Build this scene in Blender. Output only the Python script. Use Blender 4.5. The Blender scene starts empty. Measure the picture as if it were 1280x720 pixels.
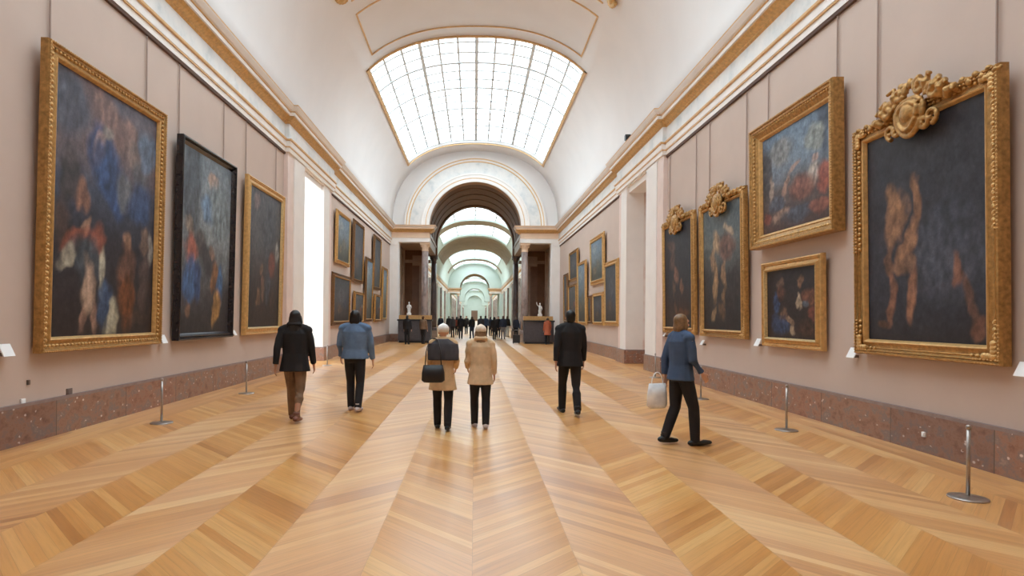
import bpy, bmesh, math, random
import numpy as np
from mathutils import Vector, Matrix
random.seed(7)
PI = math.pi
S = bpy.context.scene
COL = S.collection

# ---------------------------------------------------------------- camera / world / exposure
F = 735.0                    # focal length in pixels of a 1280 px wide frame
VX, VY = 593.0, 397.0        # where the gallery's long axis vanishes
ROLL = math.radians(0.5)
EYE = 1.6
cam = bpy.data.cameras.new('camera')
cam.sensor_width = 36.0
cam.lens = F / 1280 * 36.0
cam.shift_x = (640 - VX) / 1280
cam.shift_y = (VY - 360) / 1280
cam.clip_end = 400
cam_o = bpy.data.objects.new('camera', cam)
COL.objects.link(cam_o)
cam_o.matrix_world = (Matrix.Translation((0, 0, EYE)) @ Matrix.Rotation(PI / 2, 4, 'X')
                      @ Matrix.Rotation(ROLL, 4, 'Z'))
S.camera = cam_o

SKY = 3.7
w = bpy.data.worlds.new('World'); S.world = w; w.use_nodes = True
w.node_tree.nodes['Background'].inputs[0].default_value = (0.86, 0.94, 1.0, 1)
w.node_tree.nodes['Background'].inputs[1].default_value = SKY
S.view_settings.view_transform = 'Standard'
S.view_settings.look = 'None'
S.view_settings.gamma = 1
S.view_settings.exposure = 0.78
S.view_settings.use_curve_mapping = False
S.cycles.max_bounces = 9
S.cycles.diffuse_bounces = 7
S.cycles.glossy_bounces = 4
S.cycles.transparent_max_bounces = 12
S.cycles.sample_clamp_indirect = 12

def portal(name, loc, rot, sx, sy):
    l = bpy.data.lights.new(name, 'AREA'); l.shape = 'RECTANGLE'
    l.size = sx; l.size_y = sy; l.cycles.is_portal = True
    o = bpy.data.objects.new(name, l); COL.objects.link(o)
    o.location = loc; o.rotation_euler = rot

def unpix(px, py):
    a = px - VX; b = VY - py
    c, s = math.cos(ROLL), math.sin(ROLL)
    return (a * c - b * s) / F, (a * s + b * c) / F
def on_wall(px, py, X):
    a, b = unpix(px, py); Y = X / a
    return Y, EYE + b * Y
def on_floor(px, py, z=0):
    a, b = unpix(px, py); Y = (z - EYE) / b
    return a * Y, Y
def at_depth(px, py, Y):
    a, b = unpix(px, py)
    return a * Y, EYE + b * Y

# ---------------------------------------------------------------- materials
def srgb(r, g, b):
    f = lambda c: (c / 255 / 12.92) if c / 255 <= .04045 else ((c / 255 + .055) / 1.055) ** 2.4
    return (f(r), f(g), f(b), 1)
class NT:
    def __init__(s, name):
        s.m = bpy.data.materials.new(name); s.m.use_nodes = True
        s.t = s.m.node_tree; s.n = s.t.nodes; s.b = s.n['Principled BSDF']
    def add(s, typ, **kw):
        n = s.n.new(typ)
        for k, v in kw.items():
            if k.startswith('i_'):
                n.inputs[k[2:].replace('_', ' ')].default_value = v
            else: setattr(n, k, v)
        return n
    def link(s, a, b): s.t.links.new(a, b)
    def math(s, op, a, b=None, c=None):
        n = s.n.new('ShaderNodeMath'); n.operation = op
        for i, v in enumerate((a, b, c)):
            if v is None: continue
            if isinstance(v, (int, float)): n.inputs[i].default_value = v
            else: s.link(v, n.inputs[i])
        return n.outputs[0]
    def ramp(s, fac, stops, interp='LINEAR'):
        n = s.n.new('ShaderNodeValToRGB'); cr = n.color_ramp; cr.interpolation = interp
        while len(cr.elements) < len(stops): cr.elements.new(.5)
        for e, (p, c) in zip(cr.elements, stops): e.position = p; e.color = c
        s.link(fac, n.inputs[0]); return n.outputs[0]
    def mix(s, fac, a, b, blend='MIX'):
        n = s.n.new('ShaderNodeMix'); n.data_type = 'RGBA'; n.blend_type = blend
        for sock, v in ((n.inputs[0], fac), (n.inputs[6], a), (n.inputs[7], b)):
            if isinstance(v, (int, float, tuple)): sock.default_value = v
            else: s.link(v, sock)
        return n.outputs[2]
    def pos(s): return s.n.new('ShaderNodeNewGeometry').outputs['Position']
    def noise(s, vec, scale, detail=3, rough=.5):
        n = s.n.new('ShaderNodeTexNoise'); n.inputs['Scale'].default_value = scale
        n.inputs['Detail'].default_value = detail; n.inputs['Roughness'].default_value = rough
        if vec is not None: s.link(vec, n.inputs['Vector'])
        return n.outputs['Fac']
    def scaled(s, vec, sc):
        n = s.n.new('ShaderNodeVectorMath'); n.operation = 'MULTIPLY'
        s.link(vec, n.inputs[0]); n.inputs[1].default_value = sc; return n.outputs[0]
    def bump(s, h, strength, dist=.01):
        n = s.n.new('ShaderNodeBump'); n.inputs['Strength'].default_value = strength
        n.inputs['Distance'].default_value = dist; s.link(h, n.inputs['Height'])
        s.link(n.outputs[0], s.b.inputs['Normal'])
def plain(name, col, rough=.6, metal=0, var=.08, scale=6, bump=0, coords='pos'):
    t = NT(name)
    v = t.pos() if coords == 'pos' else t.n.new('ShaderNodeTexCoord').outputs['Object']
    nz = t.noise(v, scale, 4)
    lo = tuple(c * (1 - var) for c in col[:3]) + (1,); hi = tuple(min(1, c * (1 + var)) for c in col[:3]) + (1,)
    t.link(t.ramp(nz, [(.3, lo), (.7, hi)]), t.b.inputs['Base Color'])
    t.b.inputs['Roughness'].default_value = rough; t.b.inputs['Metallic'].default_value = metal
    if bump: t.bump(t.noise(v, scale * 8, 3), bump)
    return t.m
M = {}
M['fabric_wall'] = plain('mauve_wall_fabric', srgb(201, 182, 170), .9, var=.03, scale=1.3, bump=.1)
M['vault'] = plain('vault_plaster', srgb(232, 229, 227), .85, var=.02, scale=.8)
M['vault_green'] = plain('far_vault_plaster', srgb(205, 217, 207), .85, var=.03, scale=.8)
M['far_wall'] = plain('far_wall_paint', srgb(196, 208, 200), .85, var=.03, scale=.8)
M['white'] = plain('white_stone', srgb(236, 231, 226), .6, var=.03, scale=2)
M['beige'] = plain('peach_stone', srgb(226, 196, 168), .6, var=.05, scale=2)
M['stripe'] = plain('pink_marble_stripe', srgb(226, 205, 195), .5, var=.05, scale=3)
M['rail'] = plain('dark_brown_rail', srgb(92, 66, 54), .6, var=.1, scale=5)
M['gold'] = plain('gilding', srgb(208, 166, 106), .42, .45, var=.18, scale=14, bump=.2)
M['gold_line'] = plain('gilt_line', srgb(222, 184, 134), .5, .15, var=.1, scale=8)
M['gold_dark'] = plain('antique_gilding', srgb(176, 134, 78), .4, .5, var=.32, scale=20, bump=.35)
M['gold_pale'] = plain('worn_gilding', srgb(206, 176, 124), .45, .35, var=.2, scale=30, bump=.3)
M['brown_frame'] = plain('brown_gilt_wood', srgb(122, 88, 56), .45, .3, var=.2, scale=16, bump=.2)
M['black_frame'] = plain('ebonised_wood', srgb(34, 28, 30), .22, 0, var=.2, scale=10)
M['steel'] = plain('brushed_steel', srgb(176, 168, 162), .32, .85, var=.08, scale=30)
M['glazing'] = plain('glazing_bar_paint', srgb(214, 220, 222), .5, var=.02)
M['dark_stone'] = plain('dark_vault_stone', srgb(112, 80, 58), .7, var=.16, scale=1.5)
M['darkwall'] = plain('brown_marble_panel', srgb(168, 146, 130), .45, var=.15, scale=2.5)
M['rosewood'] = plain('brown_door_panel', srgb(118, 88, 70), .5, var=.12, scale=2.5)
M['card'] = plain('white_card', srgb(245, 245, 245), .6, var=.01)
M['bracket'] = plain('label_bracket', srgb(110, 95, 86), .5, var=.05)
M['desk'] = plain('dark_grey_counter', srgb(76, 72, 76), .5, var=.12, scale=7)
M['oak'] = plain('honey_oak_top', srgb(206, 156, 98), .4, var=.12, scale=9)
M['plaster_statue'] = plain('pale_marble_statue', srgb(226, 224, 220), .5, var=.05, scale=12)
M['grey_plate'] = plain('grey_metal_plate', srgb(120, 108, 104), .4, .3, var=.05)
M['black_plastic'] = plain('black_plastic', srgb(34, 36, 40), .4, var=.05)
M['rod'] = plain('wall_coloured_rod', srgb(164, 144, 134), .7, var=.03)
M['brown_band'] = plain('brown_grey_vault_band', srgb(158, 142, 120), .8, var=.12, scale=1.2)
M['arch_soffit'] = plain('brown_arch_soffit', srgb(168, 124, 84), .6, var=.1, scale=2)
M['back'] = plain('canvas_back', srgb(70, 55, 42), .9)

def marble(name, stops, scale, rough=.3, joints=None, stretch=(1, 1, 1), vein=None):
    t = NT(name); v = t.scaled(t.pos(), stretch)
    n1 = t.noise(v, scale, 8, .65)
    c = t.ramp(n1, stops)
    if vein:
        vo = t.add('ShaderNodeTexVoronoi', feature='F1'); vo.inputs['Scale'].default_value = vein[1]
        t.link(v, vo.inputs['Vector'])
        k = t.ramp(vo.outputs['Distance'], [(vein[2], (1, 1, 1, 1)), (vein[2] + .1, (0, 0, 0, 1))])
        g = t.noise(v, scale * 2.3, 2)
        k2 = t.math('MULTIPLY', k, t.math('GREATER_THAN', g, .52))
        c = t.mix(k2, c, vein[0])
    if joints:
        sep = t.add('ShaderNodeSeparateXYZ'); t.link(t.pos(), sep.inputs[0])
        q = t.math('DIVIDE', sep.outputs[1], joints)
        wn = t.add('ShaderNodeTexWhiteNoise', noise_dimensions='1D'); t.link(t.math('FLOOR', q), wn.inputs['W'])
        tone = t.ramp(wn.outputs['Value'], [(0, (.84, .84, .88, 1)), (.5, (1, 1, 1, 1)), (1, (1.12, 1.02, .98, 1))])
        c = t.mix(1.0, c, tone, 'MULTIPLY')
        fr = t.math('FRACT', q)
        j = t.math('LESS_THAN', fr, .008)
        c = t.mix(j, c, (.12, .08, .06, 1))
    t.link(c, t.b.inputs['Base Color']); t.b.inputs['Roughness'].default_value = rough
    return t.m
M['plinth'] = marble('red_brown_marble', [(.22, srgb(88, 66, 58)), (.38, srgb(134, 96, 78)), (.5, srgb(154, 116, 96)), (.6, srgb(128, 112, 106)), (.7, srgb(158, 134, 120)), (.85, srgb(206, 190, 178))],
                     5.5, .35, 1.55, (1, 1, 1.3), (srgb(214, 198, 188), 9, .12))
M['plinth_top'] = plain('grey_plinth_capping', srgb(140, 122, 118), .4, var=.12, scale=8)
M['frieze'] = marble('pale_grey_green_marble', [(.3, srgb(196, 202, 202)), (.45, srgb(222, 222, 220)), (.6, srgb(232, 230, 226)), (.75, srgb(205, 208, 208))], 1.6, .5)
M['jamb'] = marble('pink_white_marble', [(.3, srgb(236, 232, 230)), (.5, srgb(232, 222, 216)), (.62, srgb(214, 188, 176)), (.75, srgb(232, 226, 222))], .9, .35, stretch=(1, 1, .6))
M['column'] = marble('grey_pink_marble', [(.3, srgb(112, 98, 94)), (.5, srgb(158, 140, 134)), (.7, srgb(178, 158, 148))], 3, .3, stretch=(1, 1, .5))
M['column_dark'] = marble('dark_grey_marble', [(.3, srgb(78, 68, 66)), (.55, srgb(112, 100, 98)), (.75, srgb(130, 112, 104))], 3, .3, stretch=(1, 1, .5))

def glass_mat():
    t = NT('skylight_glass')
    t.n.remove(t.b)
    tr = t.add('ShaderNodeBsdfTransparent'); tr.inputs[0].default_value = (.9, .93, .94, 1)
    gl = t.add('ShaderNodeBsdfGlossy'); gl.inputs['Roughness'].default_value = .1
    mx = t.add('ShaderNodeMixShader'); mx.inputs[0].default_value = .05
    t.link(tr.outputs[0], mx.inputs[1]); t.link(gl.outputs[0], mx.inputs[2])
    t.link(mx.outputs[0], t.n['Material Output'].inputs[0]); return t.m
M['glass'] = glass_mat()

def floor_mat():
    t = NT('chevron_oak_parquet'); P = t.pos()
    sep = t.add('ShaderNodeSeparateXYZ'); t.link(P, sep.inputs[0]); X, Y = sep.outputs[0], sep.outputs[1]
    BW, BD, EDGE = .69, .082, 4.83
    q = t.math('DIVIDE', X, BW); band = t.math('FLOOR', q); u = t.math('MULTIPLY', t.math('FRACT', q), BW)
    par = t.math('FLOORED_MODULO', band, 2.0)               # 0: band right of the middle seam
    sgn = t.math('SUBTRACT', 1.0, t.math('MULTIPLY', par, 2.0))
    # chevrons point towards the camera on the middle seam: boards run away from it at 45 degrees
    v = t.math('SUBTRACT', Y, t.math('MULTIPLY', sgn, u))
    border = t.math('GREATER_THAN', t.math('ABSOLUTE', X), EDGE)
    bidx_c = t.math('FLOOR', t.math('DIVIDE', v, BD * 1.414))
    bidx_b = t.math('FLOOR', t.math('DIVIDE', X, .115))
    def sel(a, b): return t.math('ADD', t.math('MULTIPLY', border, b), t.math('MULTIPLY', t.math('SUBTRACT', 1.0, border), a))
    bidx = sel(bidx_c, bidx_b)
    jy = t.math('ADD', t.math('FLOOR', t.math('DIVIDE', t.math('ADD', Y, t.math('MULTIPLY', bidx_b, 7.37)), 1.4)), 300.0)
    bnd = sel(band, jy)
    cmb = t.add('ShaderNodeCombineXYZ'); t.link(bidx, cmb.inputs[0]); t.link(bnd, cmb.inputs[1])
    wn = t.add('ShaderNodeTexWhiteNoise', noise_dimensions='3D'); t.link(cmb.outputs[0], wn.inputs['Vector'])
    tone = wn.outputs['Value']
    # groups of boards laid from one batch
    cmb2 = t.add('ShaderNodeCombineXYZ'); t.link(t.math('FLOOR', t.math('DIVIDE', bidx, 5.0)), cmb2.inputs[0]); t.link(bnd, cmb2.inputs[1]); cmb2.inputs[2].default_value = 9
    wn2 = t.add('ShaderNodeTexWhiteNoise', noise_dimensions='3D'); t.link(cmb2.outputs[0], wn2.inputs['Vector'])
    tone2 = t.math('ADD', t.math('MULTIPLY', tone, .65), t.math('MULTIPLY', wn2.outputs['Value'], .35))
    # grain along the board
    along_c = t.math('ADD', t.math('MULTIPLY', sgn, X), Y); across_c = t.math('SUBTRACT', Y, t.math('MULTIPLY', sgn, X))
    along = sel(along_c, Y); across = sel(across_c, X)
    cg = t.add('ShaderNodeCombineXYZ'); t.link(t.math('MULTIPLY', along, 1.2), cg.inputs[0]); t.link(t.math('MULTIPLY', across, 30.0), cg.inputs[1]); t.link(t.math('MULTIPLY', tone, 17.0), cg.inputs[2])
    grain = t.noise(cg.outputs[0], 1.0, 5, .6)
    c = t.ramp(tone2, [(0.0, srgb(184, 120, 60)), (.3, srgb(210, 146, 78)), (.6, srgb(221, 160, 90)), (1, srgb(234, 184, 116))])
    g = t.ramp(grain, [(.3, (.84, .80, .76, 1)), (.55, (1, 1, 1, 1)), (.8, (1.04, 1.02, 1, 1))])
    c = t.mix(1.0, c, g, 'MULTIPLY')
    wear = t.noise(P, .35, 3)
    c = t.mix(t.math('MULTIPLY', t.ramp(wear, [(.4, (0, 0, 0, 1)), (.7, (1, 1, 1, 1))]), .10), c, srgb(226, 200, 168))
    # seams
    def edge(val, size, w_):
        fr = t.math('FRACT', t.math('DIVIDE', val, size))
        return t.math('LESS_THAN', t.math('MINIMUM', fr, t.math('SUBTRACT', 1.0, fr)), w_)
    e = t.math('MAXIMUM', edge(sel(v, X), BD * 1.414, .02), edge(X, BW, .003))
    e = t.math('MULTIPLY', e, .28)
    c = t.mix(e, c, srgb(116, 72, 40))
    t.link(c, t.b.inputs['Base Color'])
    r = t.math('ADD', t.math('MULTIPLY', grain, .06), .27)
    r = t.math('ADD', r, t.math('MULTIPLY', wn2.outputs['Value'], .06)); t.link(r, t.b.inputs['Roughness'])
    t.b.inputs['Coat Weight'].default_value = .12; t.b.inputs['Coat Roughness'].default_value = .25
    t.b.inputs['IOR'].default_value = 1.7
    t.b.inputs['Specular IOR Level'].default_value = .9
    t.b.inputs['Anisotropic'].default_value = .85
    tg = t.add('ShaderNodeCombineXYZ')
    nb = t.math('SUBTRACT', 1.0, border)
    t.link(t.math('SUBTRACT', border, t.math('MULTIPLY', sgn, nb)), tg.inputs[0]); t.link(nb, tg.inputs[1])
    t.link(tg.outputs[0], t.b.inputs['Tangent'])
    cg3 = t.noise(cg.outputs[0], 2.0, 2)
    t.bump(cg3, .03, .001)
    return t.m
M['floor'] = floor_mat()

# ---------------------------------------------------------------- mesh helpers
def obj(name, bm, mats, parent=None, smooth=False, loc=None, recalc=True):
    if recalc: bmesh.ops.recalc_face_normals(bm, faces=bm.faces[:])
    me = bpy.data.meshes.new(name); bm.to_mesh(me); bm.free()
    if not isinstance(mats, (list, tuple)): mats = [mats]
    for m in mats: me.materials.append(m)
    if smooth:
        for p in me.polygons: p.use_smooth = True
    o = bpy.data.objects.new(name, me); COL.objects.link(o)
    if loc: o.location = loc
    if parent: o.parent = parent
    return o
def tag(o, label=None, cat=None, group=None, kind=None):
    if label: o['label'] = label
    if cat: o['category'] = cat
    if group: o['group'] = group
    if kind: o['kind'] = kind
    return o
def struct(name, bm, mats, smooth=False, parent=None, recalc=True):
    o = obj(name, bm, mats, parent, smooth, recalc=recalc)
    if not parent: o['kind'] = 'structure'
    return o
def thing(name, label, cat, loc=(0, 0, 0), rz=0, group=None):
    o = bpy.data.objects.new(name, None); COL.objects.link(o); o.empty_display_size = .1
    o.location = loc; o.rotation_euler = (0, 0, rz); return tag(o, label, cat, group)
def box(bm, x0, x1, y0, y1, z0, z1, mi=0):
    vs = [bm.verts.new((x, y, z)) for z in (z0, z1) for y in (y0, y1) for x in (x0, x1)]
    for q in ((0, 2, 3, 1), (4, 5, 7, 6), (0, 1, 5, 4), (2, 6, 7, 3), (0, 4, 6, 2), (1, 3, 7, 5)):
        f = bm.faces.new([vs[i] for i in q]); f.material_index = mi
def ring_loft(bm, rings, close=True, cap=True, mi=0):
    R = [[bm.verts.new(p) for p in r] for r in rings]
    n = len(R[0])
    for a, b in zip(R, R[1:]):
        for i in range(n if close else n - 1):
            j = (i + 1) % n
            f = bm.faces.new((a[i], a[j], b[j], b[i])); f.material_index = mi
    if cap:
        f = bm.faces.new(R[0][::-1]); f.material_index = mi
        f = bm.faces.new(R[-1]); f.material_index = mi
def lathe(bm, prof, cx=0, cy=0, n=24, mi=0):
    ring_loft(bm, [[(cx + r * math.cos(2 * PI * i / n), cy + r * math.sin(2 * PI * i / n), z) for i in range(n)] for r, z in prof], mi=mi)
def tube(bm, pts, radii, n=12, flat=None, mi=0):
    """tapered tube along pts; radii numbers or (rx, ry) pairs; flat = reference side vector"""
    pts = [Vector(p) for p in pts]; rings = []
    ref = Vector(flat) if flat else None
    for i, p in enumerate(pts):
        t = (pts[min(i + 1, len(pts) - 1)] - pts[max(i - 1, 0)]).normalized()
        r0 = ref if ref is not None else (Vector((0, 0, 1)) if abs(t.z) < .9 else Vector((1, 0, 0)))
        a = (r0 - t * r0.dot(t)).normalized(); b = t.cross(a)
        r = radii[i] if isinstance(radii, (list, tuple)) else radii
        ra, rb = r if isinstance(r, (list, tuple)) else (r, r)
        rings.append([p + a * (ra * math.cos(2 * PI * k / n)) + b * (rb * math.sin(2 * PI * k / n)) for k in range(n)])
    ring_loft(bm, rings, mi=mi)
def ellipsoid(bm, c, r, rot=None, seg=16, rings=10, mi=0):
    cx, cy, cz = c; V = bm.verts.new
    top = V((cx, cy, cz + r[2])); bot = V((cx, cy, cz - r[2])); R = []
    for j in range(1, rings):
        t = PI * j / rings; st, ct = math.sin(t), math.cos(t)
        R.append([V((cx + r[0] * st * math.cos(2 * PI * i / seg), cy + r[1] * st * math.sin(2 * PI * i / seg), cz + r[2] * ct)) for i in range(seg)])
    F_ = bm.faces.new
    for i in range(seg):
        k = (i + 1) % seg
        F_((top, R[0][i], R[0][k])).material_index = mi; F_((bot, R[-1][k], R[-1][i])).material_index = mi
        for a, b in zip(R, R[1:]): F_((a[i], b[i], b[k], a[k])).material_index = mi
def remeshed(name, bm, mats, voxel, parent=None, smooth_it=3, loc=None):
    """fuse the overlapping shapes of bm into one continuous skin"""
    o = obj(name, bm, mats, None, True)
    m = o.modifiers.new('r', 'REMESH'); m.mode = 'VOXEL'; m.voxel_size = voxel; m.use_smooth_shade = True
    if smooth_it:
        s = o.modifiers.new('s', 'SMOOTH'); s.iterations = smooth_it; s.factor = .5
    dg = bpy.context.evaluated_depsgraph_get()
    me = bpy.data.meshes.new_from_object(o.evaluated_get(dg))
    me.name = name; old = o.data; o.modifiers.clear(); o.data = me; bpy.data.meshes.remove(old)
    if len(me.materials) == 0:
        me.materials.append(mats if not isinstance(mats, (list, tuple)) else mats[0])
    for p in me.polygons: p.use_smooth = True
    if loc: o.location = loc
    if parent: o.parent = parent
    return o
def dup(o, parent=None):
    c = o.copy(); COL.objects.link(c); c.parent = parent
    for ch in list(o.children): dup(ch, c)
    return c

# ---------------------------------------------------------------- dimensions
WX = 5.55                                   # wall face
PY0, PO0, PO1, PY1 = 17.0, 18.6, 21.1, 22.35   # pier, opening, opening, pier
PIER = .12
END1, END2 = 38.4, 47.4                     # colonnaded crossing
END3, END4 = 119.0, 127.0
BACK, FAR = -7.0, 300.0
END5, END6, END7, END8 = 178.0, 184.0, 236.0, 241.0
SPR, RISE, VA, VN = 7.6, 4.85, 5.4, 2.4     # vault: spring height, rise, half width, exponent
AR, AZ = 3.0, 7.45                          # arch radius and centre height

# ---------------------------------------------------------------- floor and walls
bm = bmesh.new()
box(bm, -8, 8, BACK, 304, -.2, 0)
struct('floor', bm, M['floor'])

def wall_with_opening(side):
    bm = bmesh.new(); s = side
    a, b = sorted((s * WX, s * (WX + .5)))
    box(bm, a, b, BACK, PY0, 0, 8.2)
    box(bm, a, b, PY1, END1, 0, 8.2)
    return bm
for s, nm in ((-1, 'left'), (1, 'right')):
    struct('wall_' + nm, wall_with_opening(s), M['fabric_wall'])
    # stone piers and deep recess
    bm = bmesh.new()
    def bx(x0, x1, *r, mi=0):
        a, b = sorted((s * x0, s * x1)); box(bm, a, b, *r, mi=mi)
    bx(WX - PIER, WX + .5, PY0, PY0 + .55, .5, 6.3, mi=1)
    bx(WX - PIER - .03, WX + .5, PY0 + .55, PO0, .5, 6.3)
    bx(WX - PIER, WX + .5, PO1, PY1 - .45, .5, 6.3)
    bx(WX - PIER + .04, WX + .5, PY1 - .45, PY1, .5, 6.3, mi=1)
    bx(WX - PIER, WX + .5, PY0, PY1, 6.3, 8.2)                  # lintel
    bx(WX - .04, WX + .5, PO0, PO1, 6.12, 6.3)
    # jambs of the recess
    dp = 1.7 if s > 0 else 1.0
    bx(WX + .5, WX + dp, PO0 - .4, PO0, .5, 6.6, mi=2)
    bx(WX + .5, WX + dp, PO1, PO1 + .4, .5, 6.6, mi=2)
    bx(WX + .5, WX + dp, PO0, PO1, 6.2, 6.6, mi=0)              # soffit
    if s > 0: bx(WX + dp, WX + dp + .2, PO0 - .4, PO1 + .4, 0, 6.6, mi=2)
    struct('trim_%d' % (1 if s < 0 else 2), bm, [M['white'], M['stripe'], M['jamb']])
    bm = bmesh.new()
    def bxp(x0, x1, y0, y1):
        a, b = sorted((s * x0, s * x1)); box(bm, a, b, y0, y1, 0, .46, mi=0)
        aa, bb = sorted((s * (x0 - .0), s * x1)); box(bm, aa + (.012 if s < 0 else 0), bb - (.012 if s > 0 else 0), y0 + .001, y1 - .001, .46, .5, mi=1)
    bxp(WX - .05, WX + .02, BACK, PY0)
    bxp(WX - PIER - .06, WX + .5, PY0 - .02, PO0 + .02)
    bxp(WX - PIER - .05, WX + .5, PO1 - .02, PY1 + .02)
    bxp(WX + .5, WX + dp, PO0 - .4, PO0 + .03)
    bxp(WX + .5, WX + dp, PO1 - .03, PO1 + .4)
    if s > 0: bxp(WX + dp - .03, WX + dp + .1, PO0, PO1)
    bxp(WX - .05, WX + .02, PY1, END1)
    struct('baseboard_' + nm, bm, [M['plinth'], M['plinth_top']])

# tall window that lights the left recess
wx = -(WX + 1.0)
bm = bmesh.new(); box(bm, wx - .02, wx, PO0, PO1, .1, 6.3)
win = struct('window_1', bm, M['glass'])
bm = bmesh.new()
for y in (PO0 + .04, (PO0 + PO1) / 2, PO1 - .04): box(bm, wx - .05, wx + .05, y - .04, y + .04, .05, 6.3)
for z in (.1, 1.6, 3.1, 4.6, 6.15): box(bm, wx - .04, wx + .04, PO0, PO1, z - .035, z + .035)
obj('window_frame', bm, M['glazing'], win)
portal('portal_recess', (wx + .1, (PO0 + PO1) / 2, 3.2), (0, -PI / 2, 0), 6.2, PO1 - PO0)

# ---------------------------------------------------------------- entablature sweep
def sweep(poly, prof, side):
    """poly: plan points; prof: (d, z, material of the segment that follows); side +1 offsets to the left of travel"""
    n = len(poly); P = [Vector(p) for p in poly]; offs = []
    for i in range(n):
        dirs = []
        if i > 0: dirs.append((P[i] - P[i - 1]).normalized())
        if i < n - 1: dirs.append((P[i + 1] - P[i]).normalized())
        ns = [Vector((-d.y, d.x)) * side for d in dirs]
        m = ns[0] if len(ns) == 1 else (ns[0] + ns[1]) / (1 + ns[0].dot(ns[1]))
        offs.append(m)
    bm = bmesh.new()
    rows = [[bm.verts.new((P[i].x + offs[i].x * d, P[i].y + offs[i].y * d, z)) for d, z, _ in prof] for i in range(n)]
    for a, b in zip(rows, rows[1:]):
        for k in range(len(prof) - 1):
            f = bm.faces.new((a[k], b[k], b[k + 1], a[k + 1])); f.material_index = prof[k][2]
    return bm
# 0 white 1 gold 2 frieze 3 rail 4 gilt line 5 peach
EMATS = [M['white'], M['gold'], M['frieze'], M['rail'], M['gold_line'], M['beige'], M['vault']]
ENT = [(0, 6.34, 0), (.06, 6.34, 0), (.06, 6.46, 4), (.085, 6.46, 4), (.085, 6.485, 0), (.095, 6.49, 0), (.095, 6.64, 4),
       (.13, 6.65, 4), (.14, 6.69, 0), (.05, 6.70, 2), (.05, 7.14, 1), (.09, 7.17, 1), (.10, 7.20, 1), (.14, 7.215, 1), (.19, 7.235, 1), (.23, 7.28, 1), (.235, 7.30, 0),
       (.27, 7.305, 0), (.27, 7.39, 4), (.29, 7.395, 4), (.29, 7.415, 0), (.33, 7.43, 0), (.39, 7.51, 0), (.40, 7.53, 4), (.41, 7.555, 6), (.05, 7.62, 6)]
RAIL = [(0, 6.28, 3), (.045, 6.285, 3), (.055, 6.34, 3), (0, 6.345, 3)]
CROSS = [(0, 6.5, 0), (.06, 6.5, 0), (.06, 6.75, 0), (.09, 6.77, 5), (.02, 6.8, 5), (.02, 7.14, 1), (.1, 7.16, 1), (.30, 7.28, 1), (.34, 7.33, 5), (.36, 7.42, 0), (.40, 7.45, 5), (.46, 7.57, 5), (.1, 7.6, 5)]
ti = 3
for s in (-1, 1):
    P = [(s * WX, BACK), (s * WX, PY0), (s * (WX - PIER), PY0), (s * (WX - PIER), PY1), (s * WX, PY1), (s * WX, END1)]
    struct('trim_%d' % ti, sweep(P, ENT, -1 if s < 0 else 1), EMATS, recalc=False); ti += 1
    for y0, y1 in ((BACK, PY0), (PY1, END1)):
        struct('trim_%d' % ti, sweep([(s * WX, y0), (s * WX, y1)], RAIL, -1 if s < 0 else 1), EMATS, recalc=False); ti += 1
def band(bm, x0, x1, y0, y1, z0, z1, mi=0): box(bm, min(x0, x1), max(x0, x1), y0, y1, z0, z1, mi)

# ---------------------------------------------------------------- vault
def vpt(X, off=0.0):
    """height of the vault above spring at half-distance X"""
    a = VA + off; r = RISE + off
    return r * max(0.0, 1 - (abs(X) / a) ** VN) ** (1 / VN)
OX = 4.15
def vault_params():
    xs = [-VA, -VA * .998, -VA * .99, -VA * .97, -VA * .94, -VA * .90, -VA * .86, -VA * .81, -OX]
    inner = [OX * (-1 + 2 * i / 24) for i in range(1, 24)]
    return xs + inner + [-x for x in reversed(xs)]
VX_ = vault_params()
def vault(name, y0, y1, openings, mat):
    ys = sorted(set([y0, y1] + [v for o in openings for v in o]))
    full = []
    for a, b in zip(ys, ys[1:]):
        k = max(1, int((b - a) / 4)); full += [a + (b - a) * i / k for i in range(k)]
    full.append(ys[-1])
    bm = bmesh.new()
    g = [[bm.verts.new((x, y, SPR + vpt(x))) for x in VX_] for y in full]
    for j in range(len(full) - 1):
        ym = (full[j] + full[j + 1]) / 2
        op = any(a < ym < b for a, b in openings)
        for i in range(len(VX_) - 1):
            xm = (VX_[i] + VX_[i + 1]) / 2
            if op and abs(xm) < OX - .01: continue
            bm.faces.new((g[j][i], g[j][i + 1], g[j + 1][i + 1], g[j + 1][i]))
    o = struct(name, bm, mat, smooth=True, recalc=False)
    m = o.modifiers.new('thickness', 'SOLIDIFY'); m.thickness = .34; m.offset = 1
    return o
SKY1 = [(1.0, 14.4), (22.7, 36.6)]
SKY2 = [(50.0, 65.4), (68.8, 77.2), (94.0, 108.2), (111.8, 118.0)]
SKY3 = [(130, 144), (147, 161), (164, 176)]
SKY4 = [(187, 208), (212, 234)]
SKY5 = [(244, 268), (272, 296)]
vault('ceiling', BACK - .3, END1 + .1, SKY1, M['vault'])
vault('ceiling', END2 - .1, END3 + .1, SKY2, M['vault_green'])
vault('ceiling', END4 - .1, END5 + .1, SKY3, M['vault_green'])
vault('ceiling', END6 - .1, END7 + .1, SKY4, M['vault_green'])
vault('ceiling', END8 - .1, FAR, SKY5, M['vault_green'])
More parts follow.
